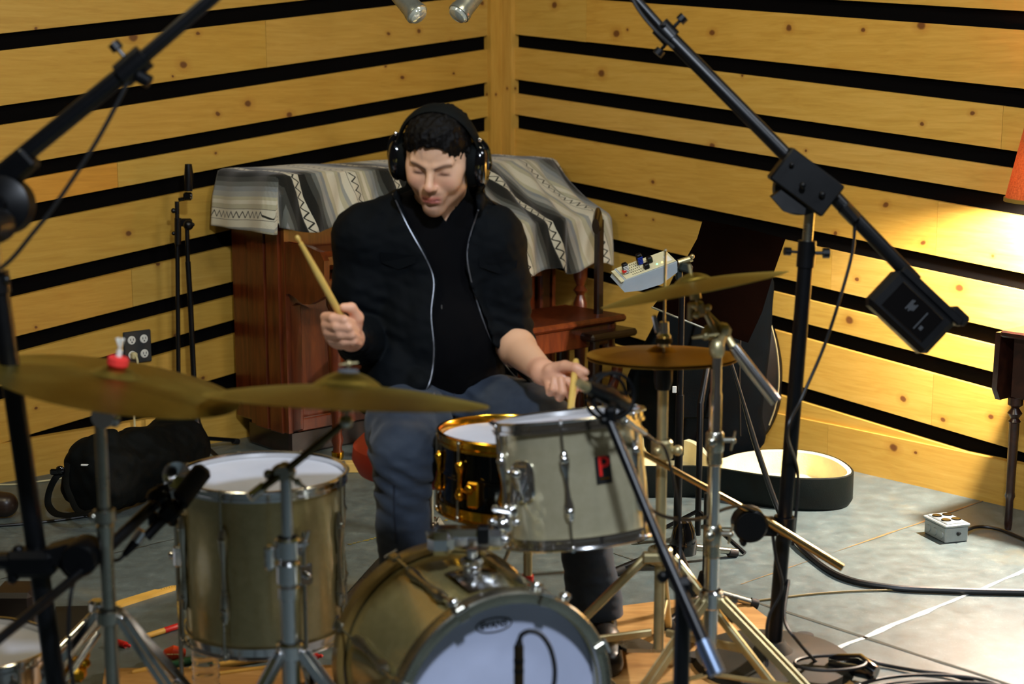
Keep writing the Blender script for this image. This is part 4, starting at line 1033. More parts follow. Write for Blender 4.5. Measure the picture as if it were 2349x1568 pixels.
def person():
    lo=np.array([-.60,3.35,.0]); hi=np.array([.40,4.30,1.50])
    Fd=Field((-.52,3.38,.03),(.34,4.28,1.50),.0034)
    # torso + limbs (mostly under the clothes)
    Fd.ell(CH,(.165,.105,.17),k=.03); Fd.ell(BE,(.15,.115,.15),k=.04); Fd.ell(PE,(.13,.09,.08),k=.02)
    Fd.cap(SR,SL,.052,.052,k=.04)
    Fd.cap(SR,ER,.045,.038,k=.02); Fd.cap(SL,EL,.045,.042,k=.02)
    Fd.cap(ER,WR,.038,.028,k=.02)
    EL2=Wp(1186,798,3.96); Fd.cap(EL,EL2,.044,.047,k=.02); Fd.cap(EL2,WL,.0475,.029,k=.02)
    Fd.cap(HIR,KNR,.060,.040,k=.01); Fd.cap(KNR,ANR,.036,.030,k=.01)
    Fd.cap(HIL,KNL,.060,.040,k=.01); Fd.cap(KNL,ANL,.036,.030,k=.01)
    # neck
    Fd.cap(NB,hp(0,-.022,-.05),.062,.058,k=.03)
    Fd.cap(NB+np.array([-.03,0.0,-.02]),hp(-.03,-.02,-.05),.035,.04,k=.03)
    # head
    hell(Fd,(0,-.012,.030),(.075,.094,.082),.02)
    hell(Fd,(0,.022,.03),(.069,.072,.072),.02)
    hell(Fd,(0,.026,-.040),(.064,.060,.062),.025)
    hcap(Fd,(-.048,.012,-.068),(0,.060,-.098),.020,.024,.02); hcap(Fd,(.048,.012,-.068),(0,.060,-.098),.020,.024,.02)
    hell(Fd,(0,.070,-.104),(.022,.017,.018),.014)
    for sx in(-1,1):
        hell(Fd,(sx*.040,.060,-.028),(.026,.026,.030),.018)      # cheeks
        hell(Fd,(sx*.053,.040,-.005),(.018,.026,.020),.018)
        hell(Fd,(sx*.032,.106,.000),(.018,.022,.0115),.014,'s')  # sockets
        hell(Fd,(sx*.031,.0730,-.001),(.0160,.0140,.0120),.003)     # lids
        hcap(Fd,(sx*.011,.090,.0150),(sx*.046,.077,.0205),.0085,.0072,.009) # brow ridge
        hell(Fd,(sx*.082,-.01,-.005),(.012,.020,.032),.006)      # ears, inside the cups
    hcap(Fd,(0,.086,.012),(0,.108,-.030),.0080,.0105,.010)
    hell(Fd,(0,.110,-.034),(.0115,.0105,.0095),.007)
    for sx in(-1,1):
        hell(Fd,(sx*.0120,.099,-.0375),(.0072,.0105,.0072),.004)
        hell(Fd,(sx*.0068,.104,-.0455),(.0034,.005,.004),.002,'s')
    hell(Fd,(0,.080,-.068),(.031,.016,.026),.014)
    hcap(Fd,(-.023,.083,-.0705),(0,.0925,-.0660),.0040,.0058,.004); hcap(Fd,(.023,.083,-.0705),(0,.0925,-.0660),.0040,.0058,.004)
    hcap(Fd,(-.019,.083,-.0752),(0,.0915,-.0775),.0045,.0068,.004); hcap(Fd,(.019,.083,-.0752),(0,.0915,-.0775),.0045,.0068,.004)
    hcap(Fd,(-.025,.091,-.0717),(.025,.091,-.0717),.0016,.0016,.002,'s')
    hell(Fd,(0,.092,-.089),(.018,.010,.006),.008,'s')
    # ---- his right fist round the raised stick
    P=lambda px,py,d:np.array(U(px,py,d))
    Fd.cap(WR,P(790,768,3.62),.029,.033,k=.015)
    Fd.ell(P(776,757,3.605),(.036,.030,.043),k=.015)
    Fd.ell(P(757,745,3.585),(.020,.022,.032),k=.012); Fd.ell(P(784,757,3.580),(.030,.024,.036),k=.010); Fd.ell(P(802,760,3.590),(.020,.020,.030),k=.010)
    for pts,r in (([(746,727,3.585),(764,729,3.550),(790,734,3.540),(808,740,3.565)],(.0125,.0118,.0112,.0100)),
                  ([(748,744,3.580),(772,748,3.545),(800,751,3.540),(817,758,3.570)],(.0125,.0118,.0110,.0098)),
                  ([(752,762,3.582),(780,766,3.550),(806,767,3.548),(821,773,3.578)],(.0120,.0112,.0104,.0094)),
                  ([(760,779,3.590),(788,783,3.562),(811,782,3.560),(824,787,3.590)],(.0110,.0100,.0094,.0085))):
        Fd.chain([P(*p) for p in pts],r,k=.0035)
    Fd.chain([P(812,765,3.62),P(820,728,3.590),P(806,706,3.570),P(788,705,3.560)],(.018,.0145,.0125,.0105),k=.005)
    # ---- his left hand, palm up, pinching the other stick
    Fd.cap(WL,P(1262,860,3.755),.029,.030,k=.015)
    Fd.ell(P(1276,866,3.735),(.032,.026,.027),k=.012)
    Fd.ell(P(1292,872,3.722),(.032,.022,.026),k=.012)
    Fd.ell(P(1268,848,3.728),(.022,.018,.014),k=.010)
    for pts,r in (([(1258,880,3.725),(1262,899,3.690),(1270,892,3.668),(1271,869,3.676)],(.0115,.0105,.0098,.0085)),
                  ([(1278,888,3.720),(1284,910,3.684),(1291,898,3.660),(1287,870,3.668)],(.0122,.0112,.0105,.0090)),
                  ([(1300,886,3.715),(1310,908,3.686),(1318,892,3.668),(1303,872,3.674)],(.0122,.0112,.0105,.0092)),
                  ([(1316,872,3.710),(1336,888,3.688),(1340,870,3.672),(1330,858,3.662)],(.0118,.0110,.0100,.0085))):
        Fd.chain([P(*p) for p in pts],r,k=.0035)
    Fd.chain([P(1268,846,3.730),P(1296,840,3.700),P(1322,844,3.668),P(1344,853,3.658)],(.0165,.0145,.0120,.0092),k=.005)
    ob=Fd.obj('person',M_skin,smooth=1)
    # tone attribute
    vs=Fd.vs; rel=vs-np.array(HC); lx=rel@np.array(hr)/HS; ly=rel@np.array(hf)/HS; lz=rel@np.array(hu)/HS
    base=np.array(lin((220,176,142))[:3]); col=np.tile(base,(len(vs),1))
    def blend(w,c):
        w=np.clip(w,0,1)[:,None]; col[:]=col*(1-w)+np.array(lin(c)[:3])*w
    inh=(np.abs(lx)<.09)&(lz>-.13)&(lz<.13)&(ly>-.05)
    g=lambda cx,cy,sx,sy:np.exp(-((lx-cx)/sx)**2-((lz-cy)/sy)**2)*(ly>.03)
    blend(g(0,-.038,.014,.012)*.45,(214,120,100)); blend(g(-.042,-.03,.02,.02)*.3,(216,130,108)); blend(g(.042,-.03,.02,.02)*.3,(216,130,108))
    st_=(lz<-.048)&(ly>.0)&(lz>-.125)
    fn=nz(.006,3)
    blend(np.where(st_,(.30+.12*fn(vs[:,0],vs[:,1],vs[:,2]))*np.clip((-lz-.048)/.02,0,1),0),(110,78,58))
    mus=np.exp(-((np.abs(lx)-.012)/.016)**2-((lz+.056)/.0065)**2)*(ly>.06); blend(mus*.65,(92,62,46))
    goat=np.exp(-(lx/.026)**2-((lz+.102)/.016)**2)*(ly>.03); blend(goat*.5,(86,58,42))
    goat2=np.exp(-((np.abs(lx)-.03)/.008)**2-((lz+.078)/.018)**2)*(ly>.03); blend(goat2*.4,(92,62,46))
    lip=np.exp(-(np.abs(lx)/.0235)**6-((lz+.072)/.0105)**4)*(ly>.07); blend(lip*.85,(178,84,80))
    blend(np.exp(-(np.abs(lx)/.023)**6-((lz+.0718)/.0022)**2)*(ly>.06)*.8,(90,36,34))
    for sx in(-1,1):
        t=(sx*lx-.010)/.040
        yb=.0080+.0115*np.sin(np.clip(t,0,1)*1.9)-.002*np.clip(t,0,1)
        blend(((t>0)&(t<1)&(ly>.04))*np.exp(-((lz-yb)/.0042)**2)*.95*np.clip(1.25-t*.5,0,1),(26,17,12))
        blend(np.exp(-((sx*lx-.031)/.0145)**4-((lz+.0065-.0012*((sx*lx-.031)/.012)**2*-1)/.0028)**2)*(ly>.05)*.95,(28,16,12))
        blend(np.exp(-((sx*lx-.031)/.017)**2-((lz+.002)/.009)**2)*(ly>.05)*.40,(120,78,66))  # eye-socket shade below the brow, painted into the skin tone
    scalp=(lz>.062)&(ly>-.2); blend(np.where(scalp&(np.abs(lx)<.1),.0,0),(60,40,30))
    hand=((vs[:,1]<3.72)&(vs[:,2]<1.0))
    blend(np.where(hand,.22,0),(214,126,108))
    ca=ob.data.color_attributes.new('tone','FLOAT_COLOR','POINT')
    ca.data.foreach_set('color',np.c_[col,np.ones(len(vs))].astype(np.float32).ravel())
    tag(ob,'person in a black zip jacket and blue jeans, drumming with headphones on and head bowed','person')
    return ob
man=person()
# eyeballs are hidden behind lowered lids; lashes are part of the skin tone
# ---- hair
Fd=Field(np.array(HC)-.19,np.array(HC)+.19,.0032)
hell(Fd,(0,-.016,.036),(.081,.101,.088),.01); hell(Fd,(0,.030,.066),(.068,.066,.056),.03)
hell(Fd,(0,-.045,-.01),(.074,.068,.07),.03)
hell(Fd,(0,.150,-.046),(.082,.112,.108),.004,'s')
hell(Fd,(0,.090,.018),(.058,.045,.046),.006,'s')
for sx in(-1,1): hcap(Fd,(sx*.074,.022,.035),(sx*.073,.018,-.028),.010,.007,.008)
f1=nz(.020,5,(1,1,.6),3); f2=nz(.007,6,(1,1,.5),2)
Fd.warp(lambda x,y,z:.0035*f1(x,y,z)+.0022*f2(x,y,z))
hair=Fd.obj('hair',M_hair,man)
# ---- shared torso volumes for shirt and jacket
def torso(Fd,g,k=.04):
    Fd.ell(CH,(.178+g,.118+g,.19+g),k=k); Fd.ell(BE,(.160+g,.135+g,.16+g),k=k); Fd.ell(PE+np.array([0,0,.03]),(.172+g,.135+g,.11+g),k=k)
    Fd.cap(SR+np.array([.02,0,-.005]),SL+np.array([-.02,0,-.005]),.058+g,.058+g,k=k)
    Fd.cap(NB+np.array([-.02,.01,-.03]),SR,.045+g,.060+g,k=.05); Fd.cap(NB+np.array([.02,.01,-.03]),SL,.045+g,.060+g,k=.05)
Fd=Field((-.36,3.70,.50),(.22,4.28,1.27),.006)
torso(Fd,0); Fd.cap(NB,NB+np.array([0,-.005,.02]),.072,.069,k=.02)
# V neckline
vx,vz=U(1018,514,3.8).x,U(1018,514,3.8).z
def vneck(x,y,z): return np.maximum(np.abs(x-vx)*1.0-(z-vz)*.62,(y-3.94))*.8
Fd.func(vneck,(-.3,3.6,vz-.02),(.1,3.94,1.3),0,'s')
fw=nz(.09,2,(1.4,1,.5)); Fd.warp(lambda x,y,z:.003*fw(x,y,z))
shirt=Fd.obj('shirt',M_shirt,man,smooth=1)
# ---- jacket
Fd=Field((-.47,3.52,.44),(.32,4.34,1.31),.0052)
torso(Fd,.017)
hem=Wp(1015,880,4.02); Fd.ell(hem,(.205,.165,.10),k=.04)
Fd.cap(Wp(862,872,3.93),Wp(850,915,3.90),.05,.040,k=.03); Fd.cap(Wp(1132,850,3.96),Wp(1196,880,3.93),.050,.030,k=.03); Fd.cap(Wp(905,850,3.90),Wp(880,925,3.88),.055,.030,k=.03); Fd.cap(Wp(960,880,3.86),Wp(900,930,3.86),.03,.02,k=.03)
# sleeves
Fd.chain([SR,lerp(SR,ER,.5)+np.array([-.008,0,0]),ER],(.076,.072,.064),k=.03); Fd.chain([ER,lerp(ER,WR,.5)+np.array([-.004,0,-.01]),lerp(ER,WR,.86)],(.064,.054,.040),k=.015)
Fd.chain([SL,lerp(SL,EL,.5)+np.array([.004,0,0]),EL+np.array([.0,-.004,.012])],(.076,.073,.066),k=.03)
Fd.cap(EL+np.array([.006,-.01,.004]),EL+np.array([.010,-.022,.0]),.062,.058,k=.01)
# collar
for a,b in ((Wp(915,452,3.86),Wp(958,404,3.97)),(Wp(1092,470,3.86),Wp(1088,425,3.97))): Fd.cap(a,b,.020,.024,k=.03)
Fd.cap(Wp(958,408,4.0),Wp(1088,420,4.0),.022,.022,k=.03)
# neck opening and front opening
Fd.cap(NB+np.array([0,-.02,-.02]),Wp(1018,330,3.86),.080,.10,k=.01,mode='s')
zl=[(905,445),(940,520),(985,600),(1000,650),(992,720),(1000,800),(992,870),(975,905)]
zr=[(1092,482),(1068,560),(1070,620),(1098,720),(1130,800),(1172,860),(1212,890)]
def xz(p,d=3.84): q=U(p[0],p[1],d); return q.x,q.z
zlz=np.array([xz(p) for p in zl])[::-1]; zrz=np.array([xz(p) for p in zr])[::-1]
def opening(x,y,z):
    xl=np.interp(z,zlz[:,1],zlz[:,0]); xr=np.interp(z,zrz[:,1],zrz[:,0])
    return np.maximum(np.maximum(xl-x,x-xr),y-3.985)
Fd.func(opening,(-.47,3.52,.44),(.32,3.99,1.24),.004,'s')
# the sleeve of the raised hand must not be opened: folds
f1=nz(.11,21,(1.3,1,.55),2); f2=nz(.05,22,(1,1,1.6),2)
def folds(x,y,z):
    r=.0055*f1(x,y,z)+.002*f2(x,y,z)
    for c,d in ((ER,.10),(EL,.10)):
        q=np.sqrt((x-c[0])**2+(y-c[1])**2+(z-c[2])**2); r=r+.0065*np.exp(-(q/d)**2)*np.sin((z-c[2])*170+(x-c[0])*60)
    return r
Fd.warp(folds)
jac=Fd.obj('jacket',M_jacket,man,smooth=1)
from mathutils.bvhtree import BVHTree
def bvh_of(*obs):
    vs=[];fs=[]
    for o in obs:
        n=len(vs); vs+=[o.matrix_basis@v.co if o.parent is None else v.co+WO[o.name] for v in o.data.vertices]; fs+=[tuple(n+i for i in p.vertices) for p in o.data.polygons]
    return BVHTree.FromPolygons(vs,fs)
tj=bvh_of(jac,shirt)
def on_surf(tree,px,py,lift=.0,near=None):
    o=V((0,0,H)); r=(U(px,py,1)-o).normalized(); h=tree.ray_cast(o,r)
    return (h[0]-r*lift) if h[0] is not None else None
M_zip=simple('zip_metal',(120,122,128),.4,.8,.2,90)
def surfline(name,pts,r,mat,parent,tree,dx=0,n=5,lift=.002,seg=6,sm=2):
    P=[]
    fp=[V((a+dx,b,0)) for a,b in pts]
    for q in spline(fp,n):
        h=on_surf(tree,q.x,q.y,lift)
        if h is not None: P.append(h)
    for _ in range(sm):
        for i in range(1,len(P)-1): P[i]=(P[i-1]+P[i]*2+P[i+1])/4 if abs(P[i].y-P[i-1].y)<.05 else P[i]
    ys=sorted(p.y for p in P)
    mb=MB(); mb.tube(P,r,seg); return mb.obj(name,mat,parent)
surfline('zip_track',[(a-4,b) for a,b in zl],.0019,M_zip,jac,tj,lift=.0025)
surfline('zip_track',[(a+5,b) for a,b in zr],.0019,M_zip,jac,tj,lift=.0025)
mb=MB(); a,b=U(996,900,3.8),U(1003,948,3.79); mb.tube([a,U(994,925,3.79)],.0012,6); mb.box(U(1000,938,3.79),(.0045,.002,.020),bev=.0008); mb.obj('zip_pull',M_zip,jac)
h=on_surf(tj,1013,705,.001); mb=MB(); mb.box(h,(.003,.002,.013),bev=.0008); mb.obj('metal_tag',M_zip,shirt)
# chest pocket flaps
for pts in ([(872,578),(955,586),(952,604),(914,618),(874,602)],[(1098,590),(1188,596),(1186,614),(1145,628),(1100,612)]):
    P=[on_surf(tj,a,b,.003) for a,b in pts]; c=sum(P,V((0,0,0)))/len(P); P2=[on_surf(tj,a,b,-.004) for a,b in pts]
    mb=MB(); n=len(P); mb.add(P+P2,[tuple(range(n)),tuple(reversed(range(n,2*n)))]+[(i,n+i,n+(i+1)%n,(i+1)%n) for i in range(n)]); mb.obj('pocket_flap',M_jacket,jac)
# ---- jeans
Fd=Field((-.42,3.40,.10),(.40,4.32,.74),.0055)
Fd.ell(PE+np.array([0,0,-.02]),(.185,.145,.11),k=.04)
Fd.chain([HIR,lerp(HIR,KNR,.5)+np.array([-.004,0,.01]),KNR],(.108,.104,.078),k=.03); Fd.chain([KNR,lerp(KNR,ANR,.3),lerp(KNR,ANR,.92)],(.078,.062,.066),k=.02)
Fd.chain([HIL,lerp(HIL,KNL,.5)+np.array([0,0,.01]),KNL],(.108,.102,.080),k=.03); Fd.chain([KNL,lerp(KNL,ANL,.4),lerp(KNL,ANL,.93)],(.078,.063,.070),k=.02)
f1=nz(.10,31,(1,1,1),2); f2=nz(.04,32,(.6,.6,1.6),2)
def jf(x,y,z):
    r=.004*f1(x,y,z)+.0016*f2(x,y,z)
    for c in(KNR,KNL):
        q=np.sqrt((x-c[0])**2+(y-c[1])**2+(z-c[2]+.05)**2); r=r+.005*np.exp(-(q/.09)**2)*np.sin((z-c[2])*150+(x-c[0])*90)
    q=np.sqrt((x-PE[0])**2+(y-PE[1]+.12)**2+(z-PE[2]+.02)**2); r=r+.005*np.exp(-(q/.11)**2)*np.sin(x*90+z*160)
    return r
Fd.warp(jf)
# crease down the shin of his right leg
cz=lerp(KNR,ANR,.35)
jeans=Fd.obj('jeans',M_jeans,man,smooth=1)
tjn=bvh_of(jeans)
M_stitch=simple('denim_seam',(26,34,48),.8)
surfline('fly_seam',[(1040,890),(1043,915),(1041,945),(1052,965)],.0016,M_stitch,jeans,tjn,lift=.0004,sm=1)
surfline('side_seam',[(905,1110),(904,1150),(906,1200),(908,1240)],.0022,M_stitch,jeans,tjn,lift=.0002,sm=1)
# ---- shoes
for nm,an,toe in (('shoe',ANL,Wp(1392,1470,3.88)),('shoe',ANR,ANR+np.array([.02,-.17,-.06]))):
    Fd=Field(np.minimum(an,toe)-.12,np.maximum(an,toe)+.12,.006)
    an2=np.array([an[0],an[1]+.02,.062]); toe2=np.array([toe[0],an[1]-.19,.045]); mid=(an2+toe2)/2
    Fd.cap(an2,mid,.047,.046,k=.02); Fd.cap(mid,toe2,.046,.037,k=.02); Fd.cap(an2,an2+np.array([0,0,.07]),.045,.043,k=.02)
    Fd.func(lambda x,y,z:z-.012,(an-.3),np.array([an[0]+.3,an[1]+.3,.012]),0,'s')
    Fd.obj(nm,simple('black_leather',(8,8,9),.4,0,.1,20) if nm=='shoe' and an is ANL else MATS['black_leather'],man)
# ---- sticks
M_stick=simple('hickory',(214,178,92),.45,0,.07,30)
def stick(a,b,label,flip=False,r=.0084,grp=None):
    a,b=V(a),V(b); mb=MB(); L=(b-a).length; d=(b-a).normalized()
    prof=[(0,0),(.7,.004),(1,.012),(1,L*.62),(.62,L*.93),(.42,L-.022),(.40,L-.016),(.62,L-.009),(.5,L-.002),(0,L)]
    mb.lathe(a,d,[(r*p,h) for p,h in prof],16); o=mb.obj('drumstick',M_stick,ang=60); tag(o,label,'drumstick',grp); return o
stick(U(812,778,3.615),U(680,540,3.43),'wooden drumstick raised in the person\'s fist, at the left')
stick(U(1322,822,3.700),U(1302,1003,3.545),'wooden drumstick pinched in the open hand, pointing down to the snare')
# ---- headphones
hd=thing('headphones',HC,'black over-ear headphones worn by the person','headphones')
mb=MB(); rows=[]
for i in range(33):
    a=math.radians(-86+172*i/32); rr=.117
    row=[]
    for j in range(9):
        b=2*PI*j/8; w=.020*abs(math.cos(a))**.4+.006; th=.0065
        yy=.004+w*math.cos(b); r2=rr+th*math.sin(b)
        row.append(V(hp(math.sin(a)*(r2)*.86,yy,.012+math.cos(a)*(r2))))
    rows.append(row)
mb.grid(rows); mb.obj('headband',M_dcloth,hd)
for sx in(-1,1):
    mb=MB(); c=V(hp(sx*.098,.004,-.012)); ax_=hr*sx
    rx,ry=.038,.052
    def oval(h,s): return [c+ax_*h+hf*(math.cos(2*PI*k/32)*rx*s)+hu*(math.sin(2*PI*k/32)*ry*s) for k in range(32)]
    prof=[(-.002,1.02),(.006,1.08),(.014,1.02),(.020,.9),(.024,.7),(.025,.45),(.024,.25),(.0245,.01)]
    vs=[];fs=[]
    for h,s in prof: vs+=oval(h,s)
    for i in range(len(prof)-1):
        for k in range(32): fs.append((i*32+k,i*32+(k+1)%32,(i+1)*32+(k+1)%32,(i+1)*32+k))
    mb.add(vs,fs); cup=mb.obj('ear_cup',M_gloss,hd)
    mb=MB(); vs=[];fs=[]; prof=[(-.026,.5),(-.026,.85),(-.022,1.06),(-.012,1.1),(-.002,1.0)]
    for h,s in prof: vs+=oval(h,s)
    for i in range(len(prof)-1):
        for k in range(32): fs.append((i*32+k,i*32+(k+1)%32,(i+1)*32+(k+1)%32,(i+1)*32+k))
    mb.add(vs,fs); mb.obj('cushion',M_dcloth,cup)
    mb=MB(); mb.tube(spline([V(hp(sx*.101,.004,.055)),V(hp(sx*.118,.004,.035)),V(hp(sx*.124,.004,.0)),V(hp(sx*.122,.004,-.02))],6),.0045,8,flat=(1,1.6)); mb.obj('yoke',M_gloss,hd)
    mb=MB(); mb.ball(V(hp(sx*.103,.012,.058)),.006,8); mb.ball(V(hp(sx*.124,.004,.0)),.005,8); mb.obj('slider',M_chrome,hd)
mb=MB(); mb.tube(spline([V(hp(.118,.004,-.03)),V(hp(.112,.0,-.066)),U(1108,438,3.90),U(1128,462,3.92),U(1158,480,4.00),U(1180,505,4.10)],6),.0026,8); mb.obj('cable',M_cable,hd)
# ---- throne
th_=V((U(982,1020,4.07).x,U(982,1020,4.07).y,0))
dt=thing('drum_throne',th_,'round red padded drum stool under the person','stool')
mb=MB(); mb.lathe(th_+V((0,0,.43)),(0,0,1),[(0,0),(.15,0),(.185,.015),(.202,.05),(.198,.085),(.17,.112),(.1,.12),(0,.12)],48); mb.obj('seat',M_redseat,dt)
mb=MB(); mb.tube([th_+V((0,0,.12)),th_+V((0,0,.43))],.014,14); mb.obj('post',M_steel,dt)
tripod(dt,th_.x,th_.y,.30,.12,.28,(150,270,30),M_steel,.018)
# ================================================================ piano, blanket, bench
def woodmat(name,dark,mid,light,rough=.3,coat=.35,scale=(1,1,6)):
    t=NT(name); co=t.coord('Object',scale); n=t.noise(co,5,6,.6,dist=1.2); n2=t.noise(co,22,4,.6)
    t.link(t.mix(t.math('MULTIPLY',n2,.3),t.ramp(n,[(.28,lin(dark)),(.5,lin(mid)),(.75,lin(light))]),lin(dark)),t.b.inputs['Base Color'])
    t.b.inputs['Roughness'].default_value=rough; t.b.inputs['Coat Weight'].default_value=coat; t.b.inputs['Coat Roughness'].default_value=.2
    return t.m
M_cherry=woodmat('cherry_veneer',(62,24,9),(92,38,14),(116,54,20),scale=(6,6,.8))
M_walnut=woodmat('dark_walnut',(18,8,5),(30,14,8),(42,20,11),scale=(3,3,3))
pe=-dL; pg=dR          # along the keyboard / towards the player
q=Z(650,998,.10); P0=V((q.x,q.y,0))
def pp(u,g,z): return P0+pe*u+pg*g+V((0,0,z))
PL=1.42; PT=1.068
pn=thing('upright_piano',pp(PL/2,-.1,0),'reddish cherry-wood upright piano under the striped blanket, in the corner','piano')
UP=V((0,0,1)); PR=(pe,pg,UP)
mb=MB(); mb.box(pp(PL/2,-.20,.10+(PT-.10)/2),(PL-.06,.36,PT-.12),PR,bev=.004); mb.obj('case_body',M_cherry,pn)
for u in(.012,PL-.012):
    mb=MB(); mb.box(pp(u,-.145,.10+(PT-.10)/2),(.03,.09,PT-.11),PR,bev=.003); mb.box(pp(u,-.043,.10+(PT-.10)/2),(.03,.085,PT-.11),PR,bev=.003); mb.box(pp(u+(.004 if u<.5 else -.004),-.10,.10+(PT-.1)/2),(.02,.26,PT-.12),PR)
    mb.obj('end_panel',M_cherry,pn)
mb=MB(); mb.box(pp(PL/2,-.195,PT),(PL+.01,.37,.025),PR,bev=.006); mb.obj('lid',M_cherry,pn)
# key bed with end cheeks and scalloped apron
mb=MB(); mb.box(pp(PL/2,.14,.70),(PL-.03,.28,.06),PR,bev=.006); mb.obj('key_bed',M_cherry,pn)
mb=MB(); mb.box(pp(PL/2,.10,.785),(PL-.10,.20,.07),PR,bev=.02); mb.obj('fall_board',M_cherry,pn)
for u in(.02,PL-.02):
    mb=MB(); prof=[(-.0,.64),(.05,.655),(.09,.645),(.14,.625),(.19,.63),(.24,.65),(.28,.67),(.285,.80),(.26,.83),(.18,.845),(0,.85)]
    mb.prism([pp(u-.012,g,z) for g,z in prof],pe*.024); mb.obj('key_cheek',M_cherry,pn)
# scalloped rail and lower door with pilaster
mb=MB(); top=[(u,.70) for u in(.03,.36)]
sc_pts=[(.03,.60),(.06,.612),(.09,.600),(.12,.585),(.17,.575),(.23,.580),(.29,.590),(.36,.585)]
mb.prism([pp(u,.006,z) for u,z in([(.03,.66)]+sc_pts+[(.36,.66)])],pg*.018); mb.prism([pp(u,.006,z) for u,z in((.36,.60),(PL-.03,.60),(PL-.03,.66),(.36,.66))],pg*.018); mb.obj('scalloped_rail',M_cherry,pn)
for u in(.055,PL-.055):
    mb=MB(); mb.box(pp(u,.008,.36),(.06,.03,.50),PR,bev=.008); mb.obj('pilaster',M_cherry,pn)
mb=MB(); mb.box(pp(PL/2,.002,.13),(PL-.12,.02,.05),PR,bev=.004); mb.obj('bottom_rail',M_cherry,pn)
mb=MB(); mb.box(pp(PL/2,-.18,.05),(PL-.1,.30,.10),PR,bev=.01); mb.obj('plinth',M_walnut,pn)
def turned(mb,x,y,z0,z1,r,n=20):
    L=z1-z0; mb.lathe((x,y,z0),(0,0,1),[(0,0),(r*.7,0),(r*.55,L*.06),(r*.8,L*.10),(r*.6,L*.14),(r*.75,L*.3),(r*1.0,L*.62),(r*1.05,L*.74),(r*.6,L*.79),(r*1.1,L*.82),(r*.6,L*.85),(r*1.05,L*.9),(r*1.1,L),(0,L)],n)
lp_=Z(775,1064); 
mb=MB(); turned(mb,lp_.x,lp_.y,.03,.68,.030); lg=mb.obj('leg',M_cherry,pn)
mb=MB(); mb.lathe((lp_.x,lp_.y,0),(0,0,1),[(0,0),(.018,0),(.018,.02),(.024,.03),(.024,.05),(0,.05)],16); mb.obj('brass_caster',M_brass,lg)
q=pp(PL-.06,.24,0); mb=MB(); turned(mb,q.x,q.y,.0,.68,.028); mb.obj('leg',M_cherry,pn)
# small wood offcut on the floor beside the piano leg
mb=MB(); c=Z(797,1083); mb.box((c.x,c.y+.02,.018),(.055,.12,.036),basis((0,0,1)),bev=.002); tag(mb.obj('wood_block',MATS.setdefault('offcut',simple('offcut',(206,176,104),.6))),'small pale wood offcut on the floor, between the floor tom and the red stool','wood block')
# ---- striped blanket
def blanketmat():
    t=NT('striped_blanket'); uv=t.n.new('ShaderNodeUVMap'); uv.uv_map='UVMap'
    sp=t.n.new('ShaderNodeSeparateXYZ'); t.link(uv.outputs[0],sp.inputs[0])
    nzv=t.noise(uv.outputs[0],30,3,.6); u=t.math('ADD',sp.outputs[0],t.math('MULTIPLY',nzv,.004))
    rep=t.math('FRACT',t.math('DIVIDE',u,.46))
    cr=(206,202,182); g1=(150,152,146); g2=(98,102,99); g3=(56,58,55); bk=(18,19,18); tn=(178,174,148); bl=(128,134,136)
    seq=[(0,cr),(.055,bk),(.062,cr),(.145,bk),(.152,tn),(.19,cr),(.22,tn),(.25,g1),(.29,bl),(.33,g2),(.37,g3),(.41,bk),(.50,g3),(.505,cr),(.575,bk),(.65,g3),(.70,g2),(.74,g1),(.78,bl),(.81,tn),(.85,cr),(.93,tn),(.97,g1)]
    ra=t.ramp(rep,[(p,lin(c)) for p,c in seq],'CONSTANT')
    # woven zigzag in two of the bands
    def zig(c0,w,per):
        tri=t.math('PINGPONG',t.math('DIVIDE',sp.outputs[1],per),.5)
        d=t.math('ABSOLUTE',t.math('SUBTRACT',t.math('SUBTRACT',rep,c0-w/2),t.math('MULTIPLY',tri,w*2)))
        return t.math('MULTIPLY',t.math('LESS_THAN',d,.0085),t.math('LESS_THAN',t.math('ABSOLUTE',t.math('SUBTRACT',rep,c0)),w/2+.004))
    z=t.math('MAXIMUM',zig(.103,.052,.034),zig(.540,.052,.038))
    wv=t.math('SINE',t.math('MULTIPLY',sp.outputs[1],2200))
    c=t.mix(z,ra,lin((34,35,30))); c=t.mix(t.math('MULTIPLY',t.noise(uv.outputs[0],160,3,.7),.12),c,lin((90,92,84)))
    t.link(c,t.b.inputs['Base Color']); t.b.inputs['Roughness'].default_value=.95; t.b.inputs['Sheen Weight'].default_value=.25; t.b.inputs['Specular IOR Level'].default_value=.15
    t.bump(wv,.25,.001); return t.m
